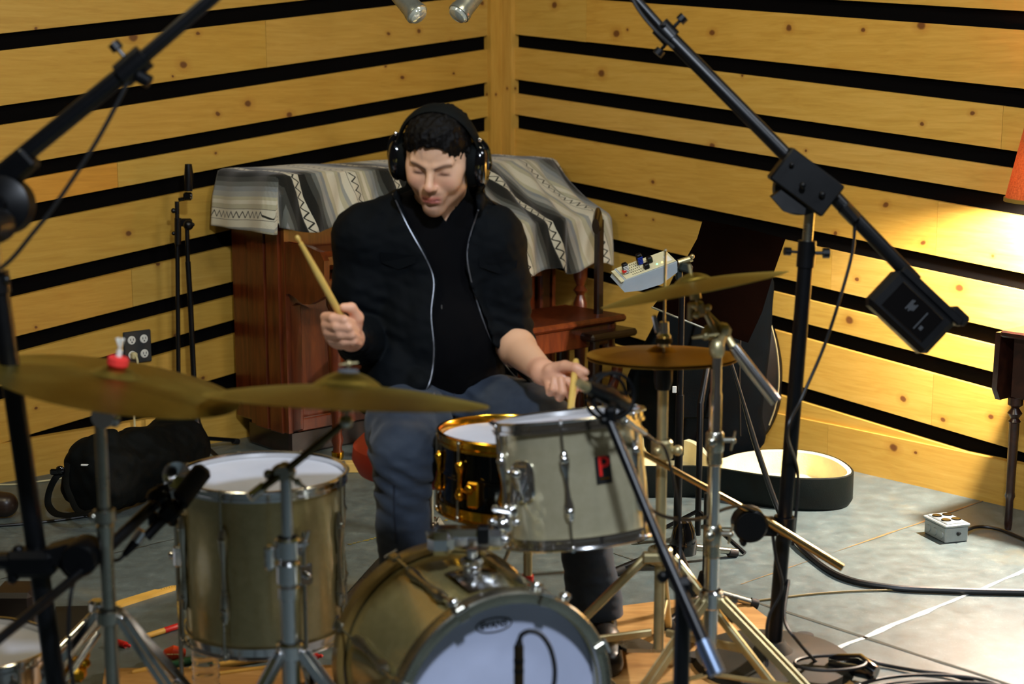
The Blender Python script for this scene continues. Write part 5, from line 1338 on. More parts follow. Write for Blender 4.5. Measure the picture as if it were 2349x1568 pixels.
def blanket():
    mb=MB(); mb.uv=[]; NU,NV=150,70; rows=[];uvs=[]
    ztop=PT+.030; f1=nz(.22,41,(1,1,1),2)
    for i in range(NU+1):
        U_=-.215+(PL+.02+.215)*i/NU; row=[];uvr=[]
        t_=min(max((U_-.42)/.5,0),1); t_=t_*t_*(3-2*t_)
        tot_l=.36+.205+ .02*math.sin(U_*13); tot_r=.36+.50+.13+.015*math.sin(U_*22)
        tot=lerp(tot_l,tot_r,t_)
        for j in range(NV+1):
            v=tot*j/NV; top_d=.37
            if v<top_d: g,z=-.385+v,ztop
            else:
                w=v-top_d
                gl,zl_=.032+.03*min(w/.2,1),ztop-w           # hangs straight down
                L1=.44
                if w<L1: a=w/L1; gr,zr_=.0+.315*a**.9,ztop-.20*a-.02*math.sin(a*PI)-.02*a
                else: gr,zr_=.325+.02*(w-L1)/.15,ztop-.22-(w-L1)*1.15
                # the lid edge keeps it up for a little before it slopes
                g,z=lerp(gl,gr,t_),lerp(zl_,zr_,t_)
                g=g-.0; 
            wav=(.011*math.sin(U_*36+v*5)+.007*math.sin(U_*71+1+v*8))*min(max((v-.34)/.12,0),1)
            g+=wav; z+=.5*wav*(1 if t_>.5 else 0)*1.0
            if U_<0:       # hanging over the left end
                a=-U_; q=pp(-.012-.10*a-.04*min(a/.1,1)*.5+.006*math.sin(v*30),min(g,.03)+.0,min(z,ztop)-a*(1 if v<=top_d else .92)*1.0)
                if v>top_d: q=pp(-.012-.14*a*(1-.6*(v-top_d)/.2),.03+.25*a*0,ztop-max(a,(v-top_d))-.02*a)
            else: q=pp(U_+(.018*math.sin(v*9) if U_>PL-.1 else 0),g,z+.004*float(f1(U_,v,0)))
            row.append(q); uvr.append((U_+.30*max(v-top_d,-.0)*(-.75 if U_>0 else 0)+.06*max(v-.1,0)*(-1)+.21,v))
        rows.append(row);uvs.append(uvr)
    n=NV+1
    mb.add([p for r in rows for p in r],[(i*n+j,i*n+j+1,(i+1)*n+j+1,(i+1)*n+j) for i in range(NU) for j in range(NV)])
    fu=[u for r in uvs for u in r]
    mb.uv=[[fu[k] for k in f] for f in mb.f]
    o=mb.obj('striped_blanket',blanketmat(),ang=80)
    md=o.modifiers.new('thickness','SOLIDIFY'); md.thickness=.005; md.offset=1
    tag(o,'grey, black and cream striped woven blanket draped over the piano','blanket')
blanket()
# ---- bench
bc=U(1265,742,6.02); bc=V((bc.x-.10,bc.y+.02,0))
def bb(a,b,z): return bc+pe*a+pg*b+V((0,0,z))
bn=thing('piano_bench',bc,'cherry-wood bench with curved legs, between the piano and the person','bench')
bz=.505
mb=MB(); mb.box(bb(0,0,bz),(.78,.36,.028),PR,bev=.010); mb.obj('seat',M_cherry,bn)
mb=MB(); mb.box(bb(0,0,bz-.06),(.70,.30,.085),PR,bev=.004); mb.obj('apron',M_cherry,bn)
for a in(-.33,.33):
    for b in(-.13,.13):
        mb=MB(); sa=1 if a>0 else -1; sb=1 if b>0 else -1
        P=[bb(a,b,bz-.02),bb(a,b,bz-.11),bb(a+sa*.03,b+sb*.025,bz-.19),bb(a+sa*.01,b+sb*.01,.2),bb(a-sa*.005,b-sb*.005,.08),bb(a+sa*.02,b+sb*.02,.035),bb(a+sa*.03,b+sb*.03,.016)]
        mb.tube(spline(P,5),[.030]*1+[.030]*9+[.030-.0008*k for k in range(20)]+[.018],12) if False else mb.tube(spline(P,4),[lerp(.032,.015,min(k/16,1)) for k in range(25)],12)
        mb.obj('leg',M_cherry,bn)
# ---- wooden chair behind the bench
c=U(1372,700,6.15); cc_=V((c.x-.02,c.y+.0,0)); ch=thing('wooden_chair',cc_,'dark wooden chair, mostly hidden, right of the piano bench','chair')
CRr=(pe,pg,UP)
for a,b,h in((-.17,.19,.45),(.06,.0,.90),(-.17,-.19,.45),(.19,-.19,.45)):
    mb=MB(); q=cc_+pg*b*.0+pe*a*.3+V((0,0,0))
    q=cc_+pe*a*.5+pg*b*.5; mb.box(q+V((0,0,h/2)),(.035,.03,h),CRr,bev=.006); mb.obj('leg',M_walnut if h>.5 else M_walnut,ch)
mb=MB(); mb.box(cc_+V((0,0,.45)),(.26,.26,.03),CRr,bev=.01); mb.obj('seat',M_walnut,ch)
mb=MB(); rows=[cc_+pe*(-.085+.115*k/6)+pg*(.095-.095*k/6)+V((0,0,.885+.03*math.sin(PI*k/6))) for k in range(7)]; mb.tube(rows,.03,10,flat=(.5,1.3)); mb.obj('top_rail',M_walnut,ch)
# ================================================================ lamp table (right edge)
tq=Z(2300,1214); T0=V((tq.x,tq.y,0))
def tp_(a,b,z): return T0+dR*a-nR*b+V((0,0,z))      # a: along the wall, b: towards the wall
TB=(dR,-nR,UP)
M_maho=woodmat('dark_mahogany',(26,12,9),(46,22,14),(66,34,20),.3,.5,(4,4,4))
tt=thing('end_table',tp_(.22,.12,0),'dark drop-leaf side table with two small drawers, at the right edge','table')
mb=MB(); mb.box(tp_(.235,.105,.655),(.52,.30,.022),TB,bev=.006); mb.obj('table_top',M_maho,tt)
mb=MB(); mb.box(tp_(.235,.11,.545),(.46,.24,.20),TB,bev=.003); mb.obj('drawer_case',M_maho,tt)
for z in(.595,.495):
    mb=MB(); mb.box(tp_(.245,-.014,z),(.36,.016,.084),TB,bev=.004); dw=mb.obj('drawer',M_maho,tt)
    mb=MB(); mb.ball(tp_(.10,-.034,z),.013,10); mb.cyl(tp_(.10,-.02,z),tp_(.10,-.034,z),.006); mb.obj('knob',M_maho,dw)
    mb=MB(); mb.ball(tp_(.39,-.034,z),.013,10); mb.cyl(tp_(.39,-.02,z),tp_(.39,-.034,z),.006); mb.obj('knob',M_maho,dw)
mb=MB(); pts=[(-.03,.640),(-.03,.46),(0,.435),(.03,.43)]
mb.prism([tp_(-.030,b,z) for b,z in((-.03,.655),(-.035,.47),(-.01,.432),(.22,.432),(.25,.47),(.25,.655))],-dR*.018); mb.obj('drop_leaf',M_maho,tt)
for a,b in((0.012,0.012),(.46,.012),(.012,.21),(.46,.21)):
    q=tp_(a,b,0); mb=MB(); L=.445
    mb.lathe((q.x,q.y,0),(0,0,1),[(0,0),(.010,0),(.013,.02),(.012,.10),(.017,.115),(.014,.13),(.017,.36),(.021,.365),(.013,.375),(.024,.392),(.012,.41),(.024,.42),(.024,L),(0,L)],20); mb.obj('leg',M_maho,tt)
# ---- table lamp with burlap shade (lit)
q=U(2432,700,4.84); lx_,ly_=q.x,q.y
ltop=.667
lm=thing('table_lamp',(lx_,ly_,ltop),'lit table lamp with an orange woven shade, on the side table','lamp')
mb=MB(); mb.lathe((lx_,ly_,ltop),(0,0,1),[(0,0),(.07,0),(.07,.012),(.03,.02),(.022,.05),(.045,.10),(.055,.16),(.035,.22),(.012,.26),(.010,.42),(0,.42)],28); mb.obj('base',M_brass,lm)
t=NT('burlap_shade'); co=t.coord('Object'); wv=t.noise(t.coord('Object',(1,1,14)),60,3,.6); wv2=t.noise(t.coord('Object',(14,14,1)),20,3,.6)
t.link(t.ramp(t.math('MULTIPLY',t.math('ADD',wv,wv2),.5),[(.38,lin((146,72,26))),(.62,lin((206,124,62)))]),t.b.inputs['Base Color']); t.b.inputs['Roughness'].default_value=.9
tr=t.n.new('ShaderNodeBsdfTranslucent'); tr.inputs[0].default_value=lin((226,130,66)); ms=t.n.new('ShaderNodeMixShader'); ms.inputs[0].default_value=.05
t.link(t.b.outputs[0],ms.inputs[1]); t.link(tr.outputs[0],ms.inputs[2]); t.link(ms.outputs[0],t.n['Material Output'].inputs[0]); M_shade=t.m
zb_=zrow(ly_,462)
mb=MB(); mb.lathe((lx_,ly_,zb_),(0,0,1),[(.186,0),(.118,.33),(.116,.33),(.184,0),(.186,0)],64); sh=mb.obj('lamp_shade',M_shade,lm,origin=(lx_,ly_,zb_))
mb=MB(); mb.lathe((lx_,ly_,zb_-.002),(0,0,1),[(.1885,0),(.1885,.012),(.183,.012),(.183,0),(.1885,0)],64); mb.obj('shade_trim',simple('olive_trim',(150,118,40),.8),sh)
mb=MB(); mb.ball((lx_,ly_,zb_+.10),.03,14,sc=(1,1,1.25)); bm=NT('bulb_glow'); bm.b.inputs['Emission Color'].default_value=(1,.72,.38,1); bm.b.inputs['Emission Strength'].default_value=14; mb.obj('bulb',bm.m,lm)
mb=MB(); mb.tube([(lx_,ly_,ltop+.41),(lx_,ly_,zb_+.075)],.010,10)
for a in range(3): mb.tube([(lx_,ly_,zb_+.31),(lx_+.118*math.cos(a*2.1),ly_+.118*math.sin(a*2.1),zb_+.325)],.002,6)
mb.tube([(lx_+.012,ly_,ltop+.40),(lx_+.045,ly_,zb_+.12),(lx_+.03,ly_,zb_+.28),(lx_,ly_,zb_+.31)],.002,6); mb.obj('harp',M_brass,lm)
pl_=bpy.data.lights.new('lamp_bulb','POINT'); pl_.energy=480; pl_.color=(1,.90,.76); pl_.shadow_soft_size=.035
po=bpy.data.objects.new('lamp_bulb',pl_); C.objects.link(po); po.location=(lx_,ly_,zb_+.10-.045)
# ================================================================ floor objects, right
def offset2d(P,d):
    n=len(P); A=sum(P[i].x*P[(i+1)%n].y-P[(i+1)%n].x*P[i].y for i in range(n)); s=1 if A>0 else -1; out=[]
    for i in range(n):
        t_=(P[(i+1)%n]-P[i-1]).normalized(); out.append(P[i]+V((t_.y,-t_.x,0))*(d*s))
    return out   # outward positive
rim=[(1400,990),(1470,1000),(1545,1000),(1600,1012),(1632,1040),(1652,1050),(1690,1039),(1760,1030),(1850,1033),(1920,1050),(1958,1078),(1940,1094),(1880,1099),(1800,1096),(1720,1086),(1650,1075),(1600,1070),(1540,1070),(1470,1070),(1390,1062),(1362,1020)]
hz=.115
cl_=[Z(a,b,hz) for a,b in rim]; cl_=spline(cl_+[cl_[0]],5)[:-1]
M_tolex=simple('green_black_vinyl',(8,15,13),.55,0,.2,30,bump=.2,bscale=250,spec=.2)
gc=thing('guitar_case',sum(cl_,V((0,0,0)))/len(cl_)*1.0-V((0,0,hz)),'open black guitar case with cream plush lining, lying on the floor by the right wall','guitar case')
n=len(cl_); flr=lambda L,z:[V((p.x,p.y,z)) for p in L]
def ringfaces(n,k): return [(k*n+i,k*n+(i+1)%n,(k+1)*n+(i+1)%n,(k+1)*n+i) for i in range(n)]
mb=MB(); L0=offset2d(cl_,-.012)
mb.add(flr(L0,.0)+flr(cl_,.02)+flr(cl_,hz)+flr(offset2d(cl_,-.006),hz+.003),[tuple(reversed(range(n)))]+ringfaces(n,0)+ringfaces(n,1)+ringfaces(n,2)); mb.obj('shell',M_tolex,gc)
mb=MB(); L1=offset2d(cl_,-.008); L2=offset2d(cl_,-.022)
mb.add(flr(L1,hz+.001)+flr(L2,hz-.004)+flr(L2,.03)+flr(offset2d(cl_,-.04),.022),ringfaces(n,0)+ringfaces(n,1)+ringfaces(n,2)+[tuple(range(3*n,4*n))]); mb.obj('plush_lining',M_cream,gc)
mb=MB(); p=Z(1646,1094,.075); mb.box(p+V((0,-.008,0)),(.018,.008,.045),bev=.002); mb.obj('latch',M_steel,gc)
# ---- grey outlet box on the floor
ob_=Z(2168,1247); e1=(Z(2168,1247)-Z(2119,1222)).normalized(); e2=(Z(2214,1216)-Z(2168,1247)).normalized(); e2=(e2-e1*e2.dot(e1)).normalized()
o0=Z(2168,1247); W1=(Z(2168,1247)-Z(2119,1222)).length; W2=.085
def og(a,b,z): return o0-e1*a+e2*b+V((0,0,z))
W1=max(W1,.10)
ox=thing('outlet_box',og(W1/2,W2/2,0),'grey metal box of black sockets on the floor near the side table','outlet box')
M_grey=simple('grey_cast_metal',(150,156,156),.45,.4,.08,30); OB=(-e1,e2,UP)
mb=MB(); mb.box(og(W1/2,W2/2,.026),(W1,W2,.052),OB,bev=.004); bx_=mb.obj('box_body',M_grey,ox)
mb=MB(); mb.box(og(W1/2,W2/2,.056),(W1+.008,W2+.008,.010),OB,bev=.003); mb.box(og(W1/2,W2/2,.062),(W1-.012,W2-.012,.008),OB,bev=.003); cv=mb.obj('cover',M_grey,ox)
for a in(.3,.72):
    for b in(.28,.72):
        mb=MB(); mb.lathe(og(W1*a,W2*b,.065),UP,[(0,.004),(.014,.004),(.016,.002),(.016,0)],20); mb.obj('socket',M_gloss,cv)
for a in(.2,.5,.8):
    mb=MB(); mb.lathe(og(W1*a,-.0,.024),-e2,[(0,.002),(.012,.002),(.013,0)],20); mb.obj('knockout',M_grey,bx_)
cable('power_cable',[og(-.005,W2*.5,.03),Z(2240,1208,.012),Z(2290,1213,.008),Z(2349,1236,.008),Z(2500,1300,.008)],.0055,M_cable,'black power cable from the grey outlet box to the right edge')
# thick snake cable
cable('thick_cable',[U(1672,815,4.9),U(1700,905,4.95),U(1740,1040,5.0),Z(1793,1185,.05),Z(1850,1266,.012),Z(1930,1322,.010),Z(2040,1346,.010),Z(2180,1354,.010),Z(2349,1358,.010),Z(2600,1362,.010)],[.006]*10+[.006,.006,.006,.006,.0065,.007,.0075,.008,.0085,.009]+[.0095]*(9*12+1-20),M_cable,'thick black cable sweeping across the grey floor to the right edge',n=12)
cable('thin_cable',[Z(1640,1388,.004),Z(1760,1374,.004),Z(1860,1362,.004),Z(1960,1355,.004),Z(2080,1352,.004)],.003,simple('tan_cable',(112,94,50),.6),'thin tan cable on the floor, just below the thick black one')
# plywood sheets under the kit
M_ply=woodmat('plywood',(150,108,58),(174,130,72),(196,154,94),.55,.0,(1,5,1))
def sheet(name,px,label,th=.014):
    P=[Z(a,b,th) for a,b in px]; mb=MB(); mb.prism([p-V((0,0,th)) for p in P],V((0,0,th))); o=mb.obj(name,M_ply,smooth=False); tag(o,label,'board'); return o
sheet('plywood_board',[(1330,1400),(1510,1378),(1690,1362),(1950,1560),(2080,1660),(1340,1720)],'pale plywood board on the floor under the hi-hat stand')
sheet('plywood_board',[(240,1532),(600,1528),(770,1524),(790,1700),(220,1700)],'pale plywood board on the floor below the floor tom',.012)
# ================================================================ left wall side
ms=thing('microphone_stand',Z(452,1046),'slim black tripod microphone stand near the left wall','microphone stand')
b0=Z(452,1046); X0,Y0=b0.x,b0.y
def q_(px,py,dd=0): 
    return U(px,py,proj(V((X0,Y0,zrow(Y0,py))))[2]+dd)
mb=MB(); mb.lathe((X0,Y0,.045),(0,0,1),[(0,0),(.030,0),(.036,.03),(.034,.05),(.020,.09),(.016,.12),(0,.12)],20); mb.obj('hub',M_blackp,ms)
mb=MB(); mb.tube([V((X0,Y0,.10)),q_(437,700,.0),q_(431,600,.0)],.0105,14); mb.obj('lower_pole',M_black,ms)
mb=MB(); mb.tube([q_(431,610,.0),q_(429,522,.0)],.0085,14); mb.ball(q_(432,516,.0),.020,12); mb.box(q_(425,510,.03),(.05,.03,.03),bev=.006); mb.ball(q_(442,515,.02),.008,8); mb.obj('boom_clutch',M_black,ms)
mb=MB(); mb.tube([q_(410,958,-.05),q_(408,700,-.03),q_(406,462,-.02)],.0085,14); mb.tube([q_(408,560,-.04),q_(408,500,-.04)],.013,12); mb.ball(q_(398,483,-.04),.010,8); mb.ball(q_(398,535,-.04),.008,8); mb.obj('boom_arm',M_black,ms)
for px,py in((546,1012),(512,1062),(396,1050)):
    f_=Z(px,py,.012); mb=MB(); mb.tube([V((X0,Y0,.075)),f_+V((0,0,.004))],.0085,10); lg=mb.obj('leg',M_black,ms); mb=MB(); mb.tube([lerp(V((X0,Y0,.07)),f_,.88),f_],.012,10); mb.obj('rubber_foot',M_rubber,lg)
mc=thing('microphone',q_(432,450,-.02),'small black microphone standing upright on the slim stand by the left wall','microphone')
mb=MB(); mb.tube([q_(432,438,-.02),q_(433,400,-.02),q_(432,376,-.02)],[.015,.017,.013],14); mb.obj('body',M_blackp,mc)
mb=MB(); mb.tube([q_(410,458,-.02),q_(425,455,-.02)],.008,10); mb.box(q_(431,450,-.02),(.032,.026,.03),bev=.005); mb.ball(q_(438,448,-.05),.006,8); mb.obj('clip',M_gloss,mc)
# ---- wall outlet plate with plug and cord
oc_=on_wall('L',315,795,.030); OF=(-dL,UP,nL)   # right, up, out
po_=thing('wall_outlet',oc_,'dark square wall outlet plate with four white sockets','outlet')
mb=MB(); mb.box(oc_+nL*.0,(.115,.125,.012),(-dL,UP,nL),bev=.003); mb.obj('plate',simple('dark_steel_plate',(54,58,62),.45,.4,.08,30),po_)
for a in(-.026,.026):
    for b in(-.029,.029):
        mb=MB(); c=oc_-dL*a+UP*b+nL*.006; mb.lathe(c,nL,[(0,.003),(.0155,.003),(.017,0)],24); s_=mb.obj('socket',M_white,po_)
        mb=MB(); 
        for k in(-.006,.006): mb.box(c-dL*k+UP*.003+nL*.0035,(.0025,.009,.001),(-dL,UP,nL))
        mb.ball(c-UP*.007+nL*.003,.003,8,sc=(1,1,1)); mb.obj('slots',M_ink,s_)
c0=oc_+dL*.026-UP*.029
mb=MB(); P=[c0+nL*.012,c0+nL*.035,c0+nL*.045-UP*.03,on_wall('L',309,880,.06),on_wall('L',308,960,.05),on_wall('L',312,1030,.05)]
P[-1].z=max(P[-1].z,.02)
mb.tube(spline(P,8),.0045,8); mb.box(c0+nL*.02,(.022,.026,.026),(-dL,UP,nL),bev=.005); pc=mb.obj('wall_cable',simple('ivory_cord',(206,196,150),.6)); tag(pc,'ivory power cord plugged into the wall outlet and hanging down','power cord')
cable('thin_cable',[Z(-60,1110,.004),Z(20,1111,.004),Z(70,1106,.004),Z(125,1099,.004),Z(200,1085,.004)],.003,MATS['ivory_cord'],'thin ivory cord lying along the foot of the left wall')
cable('floor_cable',[Z(-60,1208,.005),Z(40,1202,.005),Z(120,1194,.005),Z(180,1186,.005),Z(235,1178,.005)],.005,M_cable,'black cable on the floor in front of the duffel bag strap')
# ---- duffel bag
A,B=Z(225,1182),Z(395,1135); A=np.array((A.x,A.y,.125)); B=np.array((B.x,B.y+.12,.13))
Fd=Field(np.minimum(A,B)-.24,np.maximum(A,B)+.24,.006)
Fd.cap(A,B,.118,.112,k=.03); d_=(B-A)/np.linalg.norm(B-A)
Fd.ell(A+d_*.03+np.array([0,0,.03]),(.10,.10,.115),k=.04); Fd.ell(B-d_*.02+np.array([0,.0,.03]),(.11,.11,.11),k=.04); Fd.ell((A+B)/2+np.array([0,0,.03]),(.15,.12,.10),k=.03)
Fd.cap(A+np.array([-.02,0,.10]),A+np.array([.05,.02,.135]),.035,.03,k=.02)
pa=(A[0]-.0); 
fA=lambda x,y,z:((x-A[0])*d_[0]+(y-A[1])*d_[1])+.075
Fd.func(lambda x,y,z:fA(x,y,z),np.minimum(A,B)-.24,np.maximum(A,B)+.24,.02,'s')
Fd.func(lambda x,y,z:z-.004,np.minimum(A,B)-.24,np.maximum(A,B)+np.array([.24,.24,-.1]),.0,'s')
g1=nz(.12,51,(1,1,1),2); g2=nz(.05,52,(1,1,1),2); Fd.warp(lambda x,y,z:.010*g1(x,y,z)+.003*g2(x,y,z))
bg_=Fd.obj('duffel_bag',M_dcloth,smooth=1); tag(bg_,'black duffel bag with loose straps, on the floor by the left wall','bag')
tb_=bvh_of(bg_)
def strap(name,pts,w=.014,parent=bg_,mat=None):
    P=spline([U(*p) if len(p)==3 else p for p in pts],8); mb=MB(); mb.tube(P,w,8,flat=(1,.16),up=(0,-1,.2)); return mb.obj(name,mat or M_dcloth,parent)
dA=proj(A)[2]
strap('shoulder_strap',[(165,1068,dA-.02),(150,1080,dA-.06),(128,1095,dA-.08),(112,1130,dA-.08),(112,1160,dA-.1),(135,1180,dA-.16),(185,1178,dA-.2),(230,1168,dA-.2)],.012)
strap('shoulder_strap',[(155,1060,dA-.04),(152,1110,dA-.11),(162,1140,dA-.14),(176,1168,dA-.18),(200,1180,dA-.21)],.010)
strap('grab_handle',[(160,1060,dA-.02),(168,1030,dA-.02),(195,1010,dA),(225,1012,dA),(240,1030,dA)],.012)
mb=MB(); mb.ball(U(138,1078,dA-.08),.016,10,sc=(1,.6,1)); mb.box(U(125,1082,dA-.08),(.03,.012,.02),bev=.004); mb.obj('buckle',M_gloss,bg_)
mb=MB(); h=on_surf(tb_,197,1066,.003); mb.box(h if h else U(197,1066,dA-.13),(.034,.004,.007),bev=.002); mb.obj('white_label',M_white,bg_)
# dark shoe at the left edge
sc0=Z(8,1192); Fd=Field((sc0.x-.2,sc0.y-.15,0),(sc0.x+.12,sc0.y+.2,.14),.006)
Fd.cap((sc0.x-.1,sc0.y+.03,.05),(sc0.x+.0,sc0.y+.03,.045),.05,.042,k=.02); Fd.func(lambda x,y,z:z-.005,(sc0.x-.2,sc0.y-.15,0),(sc0.x+.12,sc0.y+.2,.02),0,'s')
tag(Fd.obj('shoe',simple('brown_leather',(44,30,22),.35,0,.15,14)),'dark brown leather shoe cut off at the left edge','shoe')
# ================================================================ lower left corner
k0=Z(-30,1500)
bx0=Z(35,1452); mb=MB(); mb.box((bx0.x-.01,bx0.y+.06,.055),(.115,.12,.11),bev=.012); o=mb.obj('black_case_box',simple('black_red_vinyl',(26,12,12),.5)); tag(o,'small black box with rounded edges on the floor, behind the left stand','box')
mb=MB(); P=[Z(-40,1500,.004),Z(70,1370,.004),Z(122,1372,.004),Z(125,1470,.004),Z(60,1580,.004)]; mb.prism([p-V((0,0,.003)) for p in P],V((0,0,.004))); o=mb.obj('paper_sheet',simple('paper',(205,204,196),.9)); tag(o,'white sheet of paper on the floor, at the lower left','paper')
mb=MB(); P=[Z(128,1390,.012),Z(216,1388,.012),Z(168,1480,.012),Z(118,1530,.012),Z(112,1480,.012)]; mb.prism([p-V((0,0,.012)) for p in P],V((0,0,.012))); o=mb.obj('black_folder',simple('black_card',(10,14,15),.6)); tag(o,'black folder on the floor, beside the white sheet','folder')
# spare chrome snare at the bottom-left corner
c=U(-78,1490,3.42); nn_=V((.05,.05,1)).normalized()
s2,fr2,b2=drum('snare_drum','chrome snare drum at the lower left corner, partly out of frame',"drum",c,nn_,.178,.14,10,.3,M_chrome,M_head,M_chrome,M_chrome,M_steel,.026)
ss=thing('drum_stand',(c.x,c.y,0),'folded chrome stand holding up the chrome snare drum in the corner','drum stand')
mb=MB(); mb.tube([(c.x,c.y,.02),(c.x,c.y,b2.z-.05)],.011,12); mb.obj('tube',M_steel,ss)
for a in(30,150,270):
    a=math.radians(a); dx,dy=math.sin(a),math.cos(a); mb=MB(); mb.tube([V((c.x,c.y,b2.z-.05)),V((c.x+dx*.17,c.y+dy*.17,b2.z-.018)),V((c.x+dx*.19,c.y+dy*.19,b2.z+.01))],.006,8); mb.obj('basket_arm',M_steel,ss)
    mb=MB(); mb.tube([V((c.x,c.y,.12)),V((c.x+dx*.2,c.y+dy*.2,.006))],.006,8); mb.obj('leg',M_steel,ss)
# chrome hardware lying on the floor
hw=thing('folded_hardware',Z(170,1545),'bundle of chrome drum hardware leaning across the floor at the lower left','drum hardware')
for k,(a,b,r) in enumerate((((108,1518,3.40),(212,1412,3.50),.0105),((112,1542,3.36),(224,1430,3.46),.0098),((150,1562,3.34),(225,1452,3.42),.008))):
    mb=MB(); mb.tube([U(*a),U(*b)],r,16); mb.obj('chrome_tube',M_chrome,hw)
mb=MB(); mb.lathe(U(222,1404,3.50),(.1,.0,1),[(0,0),(.017,0),(.02,.008),(.02,.024),(.014,.03),(0,.03)],20); mb.box(U(205,1420,3.48),(.04,.02,.012),basis((.5,0,.3)),bev=.003); mb.obj('clamp',M_chrome,hw)
mb=MB(); mb.ball(U(180,1520,3.40),.02,10,sc=(1.4,1,.8)); mb.box(U(170,1545,3.38),(.05,.04,.03),bev=.008); mb.ball(U(195,1500,3.42),.012,8); mb.obj('pedal_joint',M_brass,hw)
# sticks, mallets and a bottle on the floor
def fstick(a,b,r,mat,label,name='drumstick',cat='drumstick',tipc=None,group=None):
    a,b=Z(a[0],a[1],r+.001),Z(b[0],b[1],r+.001); d=(b-a).normalized(); L=(b-a).length; t_=tag(MB().lathe(a,d,[(0,0),(r*.7,.003),(r,.01),(r,L*.7),(r*.6,L-.02),(r*.5,L-.012),(r*.6,L-.005),(0,L)],14).obj(name,mat),label,cat,group)
    if tipc:
        m=MB(); m.lathe(b-d*tipc[1],d,[(r*1.03,0),(r*1.06,.002),(r*1.06,tipc[1]-.004),(r*.9,tipc[1]),(0,tipc[1])],14); m.obj('painted_tip',tipc[0],t_)
    return t_
a,b=Z(214,1402,.006),Z(404,1344,.006); d=(b-a).normalized(); s=V((-d.y,d.x,0)); L=(b-a).length
mb=MB(); P=[a+s*.0,a+d*.10-s*.0+s*.018,a+d*(L*.78)+s*.018,a+d*(L*.8)+s*.010,a+d*(L-.012)+s*.009,a+d*L,a+d*(L-.012)-s*.014,a+d*.02-s*.018]
mb.prism([p-V((0,0,.006)) for p in P],V((0,0,.009))); M_yel=simple('varnished_beech',(222,172,78),.45); tag(mb.obj('wooden_paddle',M_yel),'flat yellow wooden paddle on the floor left of the floor tom','paddle')
mb=MB(); 
for k in range(6): mb.box(a+d*(L*.83+.008*k)+s*(.004-.0012*k)+V((0,0,.0034)),(.005,.0012,.0006),basis((0,0,1)))
mb.obj('ink_marks',M_ink,bpy.data.objects['wooden_paddle'],smooth=False)
fstick((318,1464),(412,1434),.0078,M_yel,'wooden stick with a bright red tip, on the floor left of the floor tom',tipc=(M_red,.05))
fstick((262,1470),(300,1482),.0085,M_red,'short red stick end on the floor behind the chrome stand','percussion_stick','percussion stick')
mb=MB(); mb.tube([Z(378,1497,.018),Z(398,1496,.02),Z(425,1496,.016)],[.010,.019,.010],14); o=mb.obj('egg_shaker',simple('orange_red_paint',(214,66,22),.35)); tag(o,'orange-red painted shaker on the floor at the foot of the floor tom','shaker')
mb=MB(); c=Z(398,1499,.036)
for k in range(4): mb.box(Z(388+7*k,1497,.037)+V((0,-.004,-.002)),(.003,.010,.001),basis((0,0,1)))
mb.obj('pale_marks',M_cream,o,smooth=False)
fstick((300,1545),(445,1512),.009,M_yel,'yellow stick with a green tip, on the board left of the water bottle','percussion_stick','percussion stick',tipc=(M_green,.07))
fstick((430,1535),(640,1505),.008,M_yel,'plain wooden stick on the plywood behind the water bottle','drumstick')
fstick((470,1552),(690,1522),.0085,M_yel,'wooden stick with a dark red tip, on the plywood near the ride cymbal stand','percussion_stick','percussion stick',tipc=(simple('dark_red_paint',(150,24,18),.4),.06))
fstick((700,1508),(742,1503),.009,M_red,'red stick end between the floor tom and the bass drum','percussion_stick','percussion stick')
bt=Z(476,1640); btt=thing('water_bottle',(bt.x,bt.y,.012),'clear ribbed plastic water bottle below the floor tom','bottle')
t=NT('clear_plastic'); t.b.inputs['Base Color'].default_value=(.95,.97,1,1); t.b.inputs['Roughness'].default_value=.06; t.b.inputs['Transmission Weight'].default_value=.92; t.b.inputs['IOR'].default_value=1.35
mb=MB(); pr=[(0,.002),(.028,0)]
for k in range(26): pr.append((.0315+.0016*math.sin(k*1.6),.006+.155*k/25))
pr+=[(.024,.18),(.013,.195),(.0125,.205)]; mb.lathe((bt.x,bt.y,.012),(0,0,1),pr,32); mb.obj('bottle_body',t.m,btt)
mb=MB(); mb.lathe((bt.x,bt.y,.212),(0,0,1),[(0,0),(.014,0),(.014,.012),(0,.012)],18); mb.obj('cap',M_white,btt)
# ================================================================ right side: mixer stand, music stand, gig bag
f0=Z(1552,1293); X1,Y1=f0.x,f0.y; dM=proj(V((X1,Y1,.5)))[2]
st1=thing('microphone_stand',(X1,Y1,0),'black pole stand behind the hi-hat, carrying the small white mixer','microphone stand')
def vp(px,py,dd=0): return U(px,py,proj(V((X1,Y1,zrow(Y1,py))))[2]+dd)
mb=MB(); mb.tube([V((X1,Y1,.10)),V((X1,Y1,zrow(Y1,905)))],.0125,16); mb.obj('lower_pole',M_black,st1)
mb=MB(); mb.tube([V((X1,Y1,zrow(Y1,905))),V((X1,Y1,zrow(Y1,640)))],.0095,14); mb.obj('upper_pole',M_black,st1)
mb=MB(); mb.lathe((X1+.02,Y1,.035),(0,0,1),[(0,0),(.04,0),(.043,.03),(.034,.075),(.022,.10),(0,.105)],20); mb.obj('hub',M_gloss,st1)
mb=MB(); screw_knob(mb,vp(1570,1252),(1,0,0),.014); mb.ball(vp(1585,1252),.014,8); mb.obj('knob',M_blackp,st1)
mb=MB(); mb.box(vp(1547,893,-.015),(.012,.004,.020),bev=.001); mb.obj('white_tape',M_white,st1)
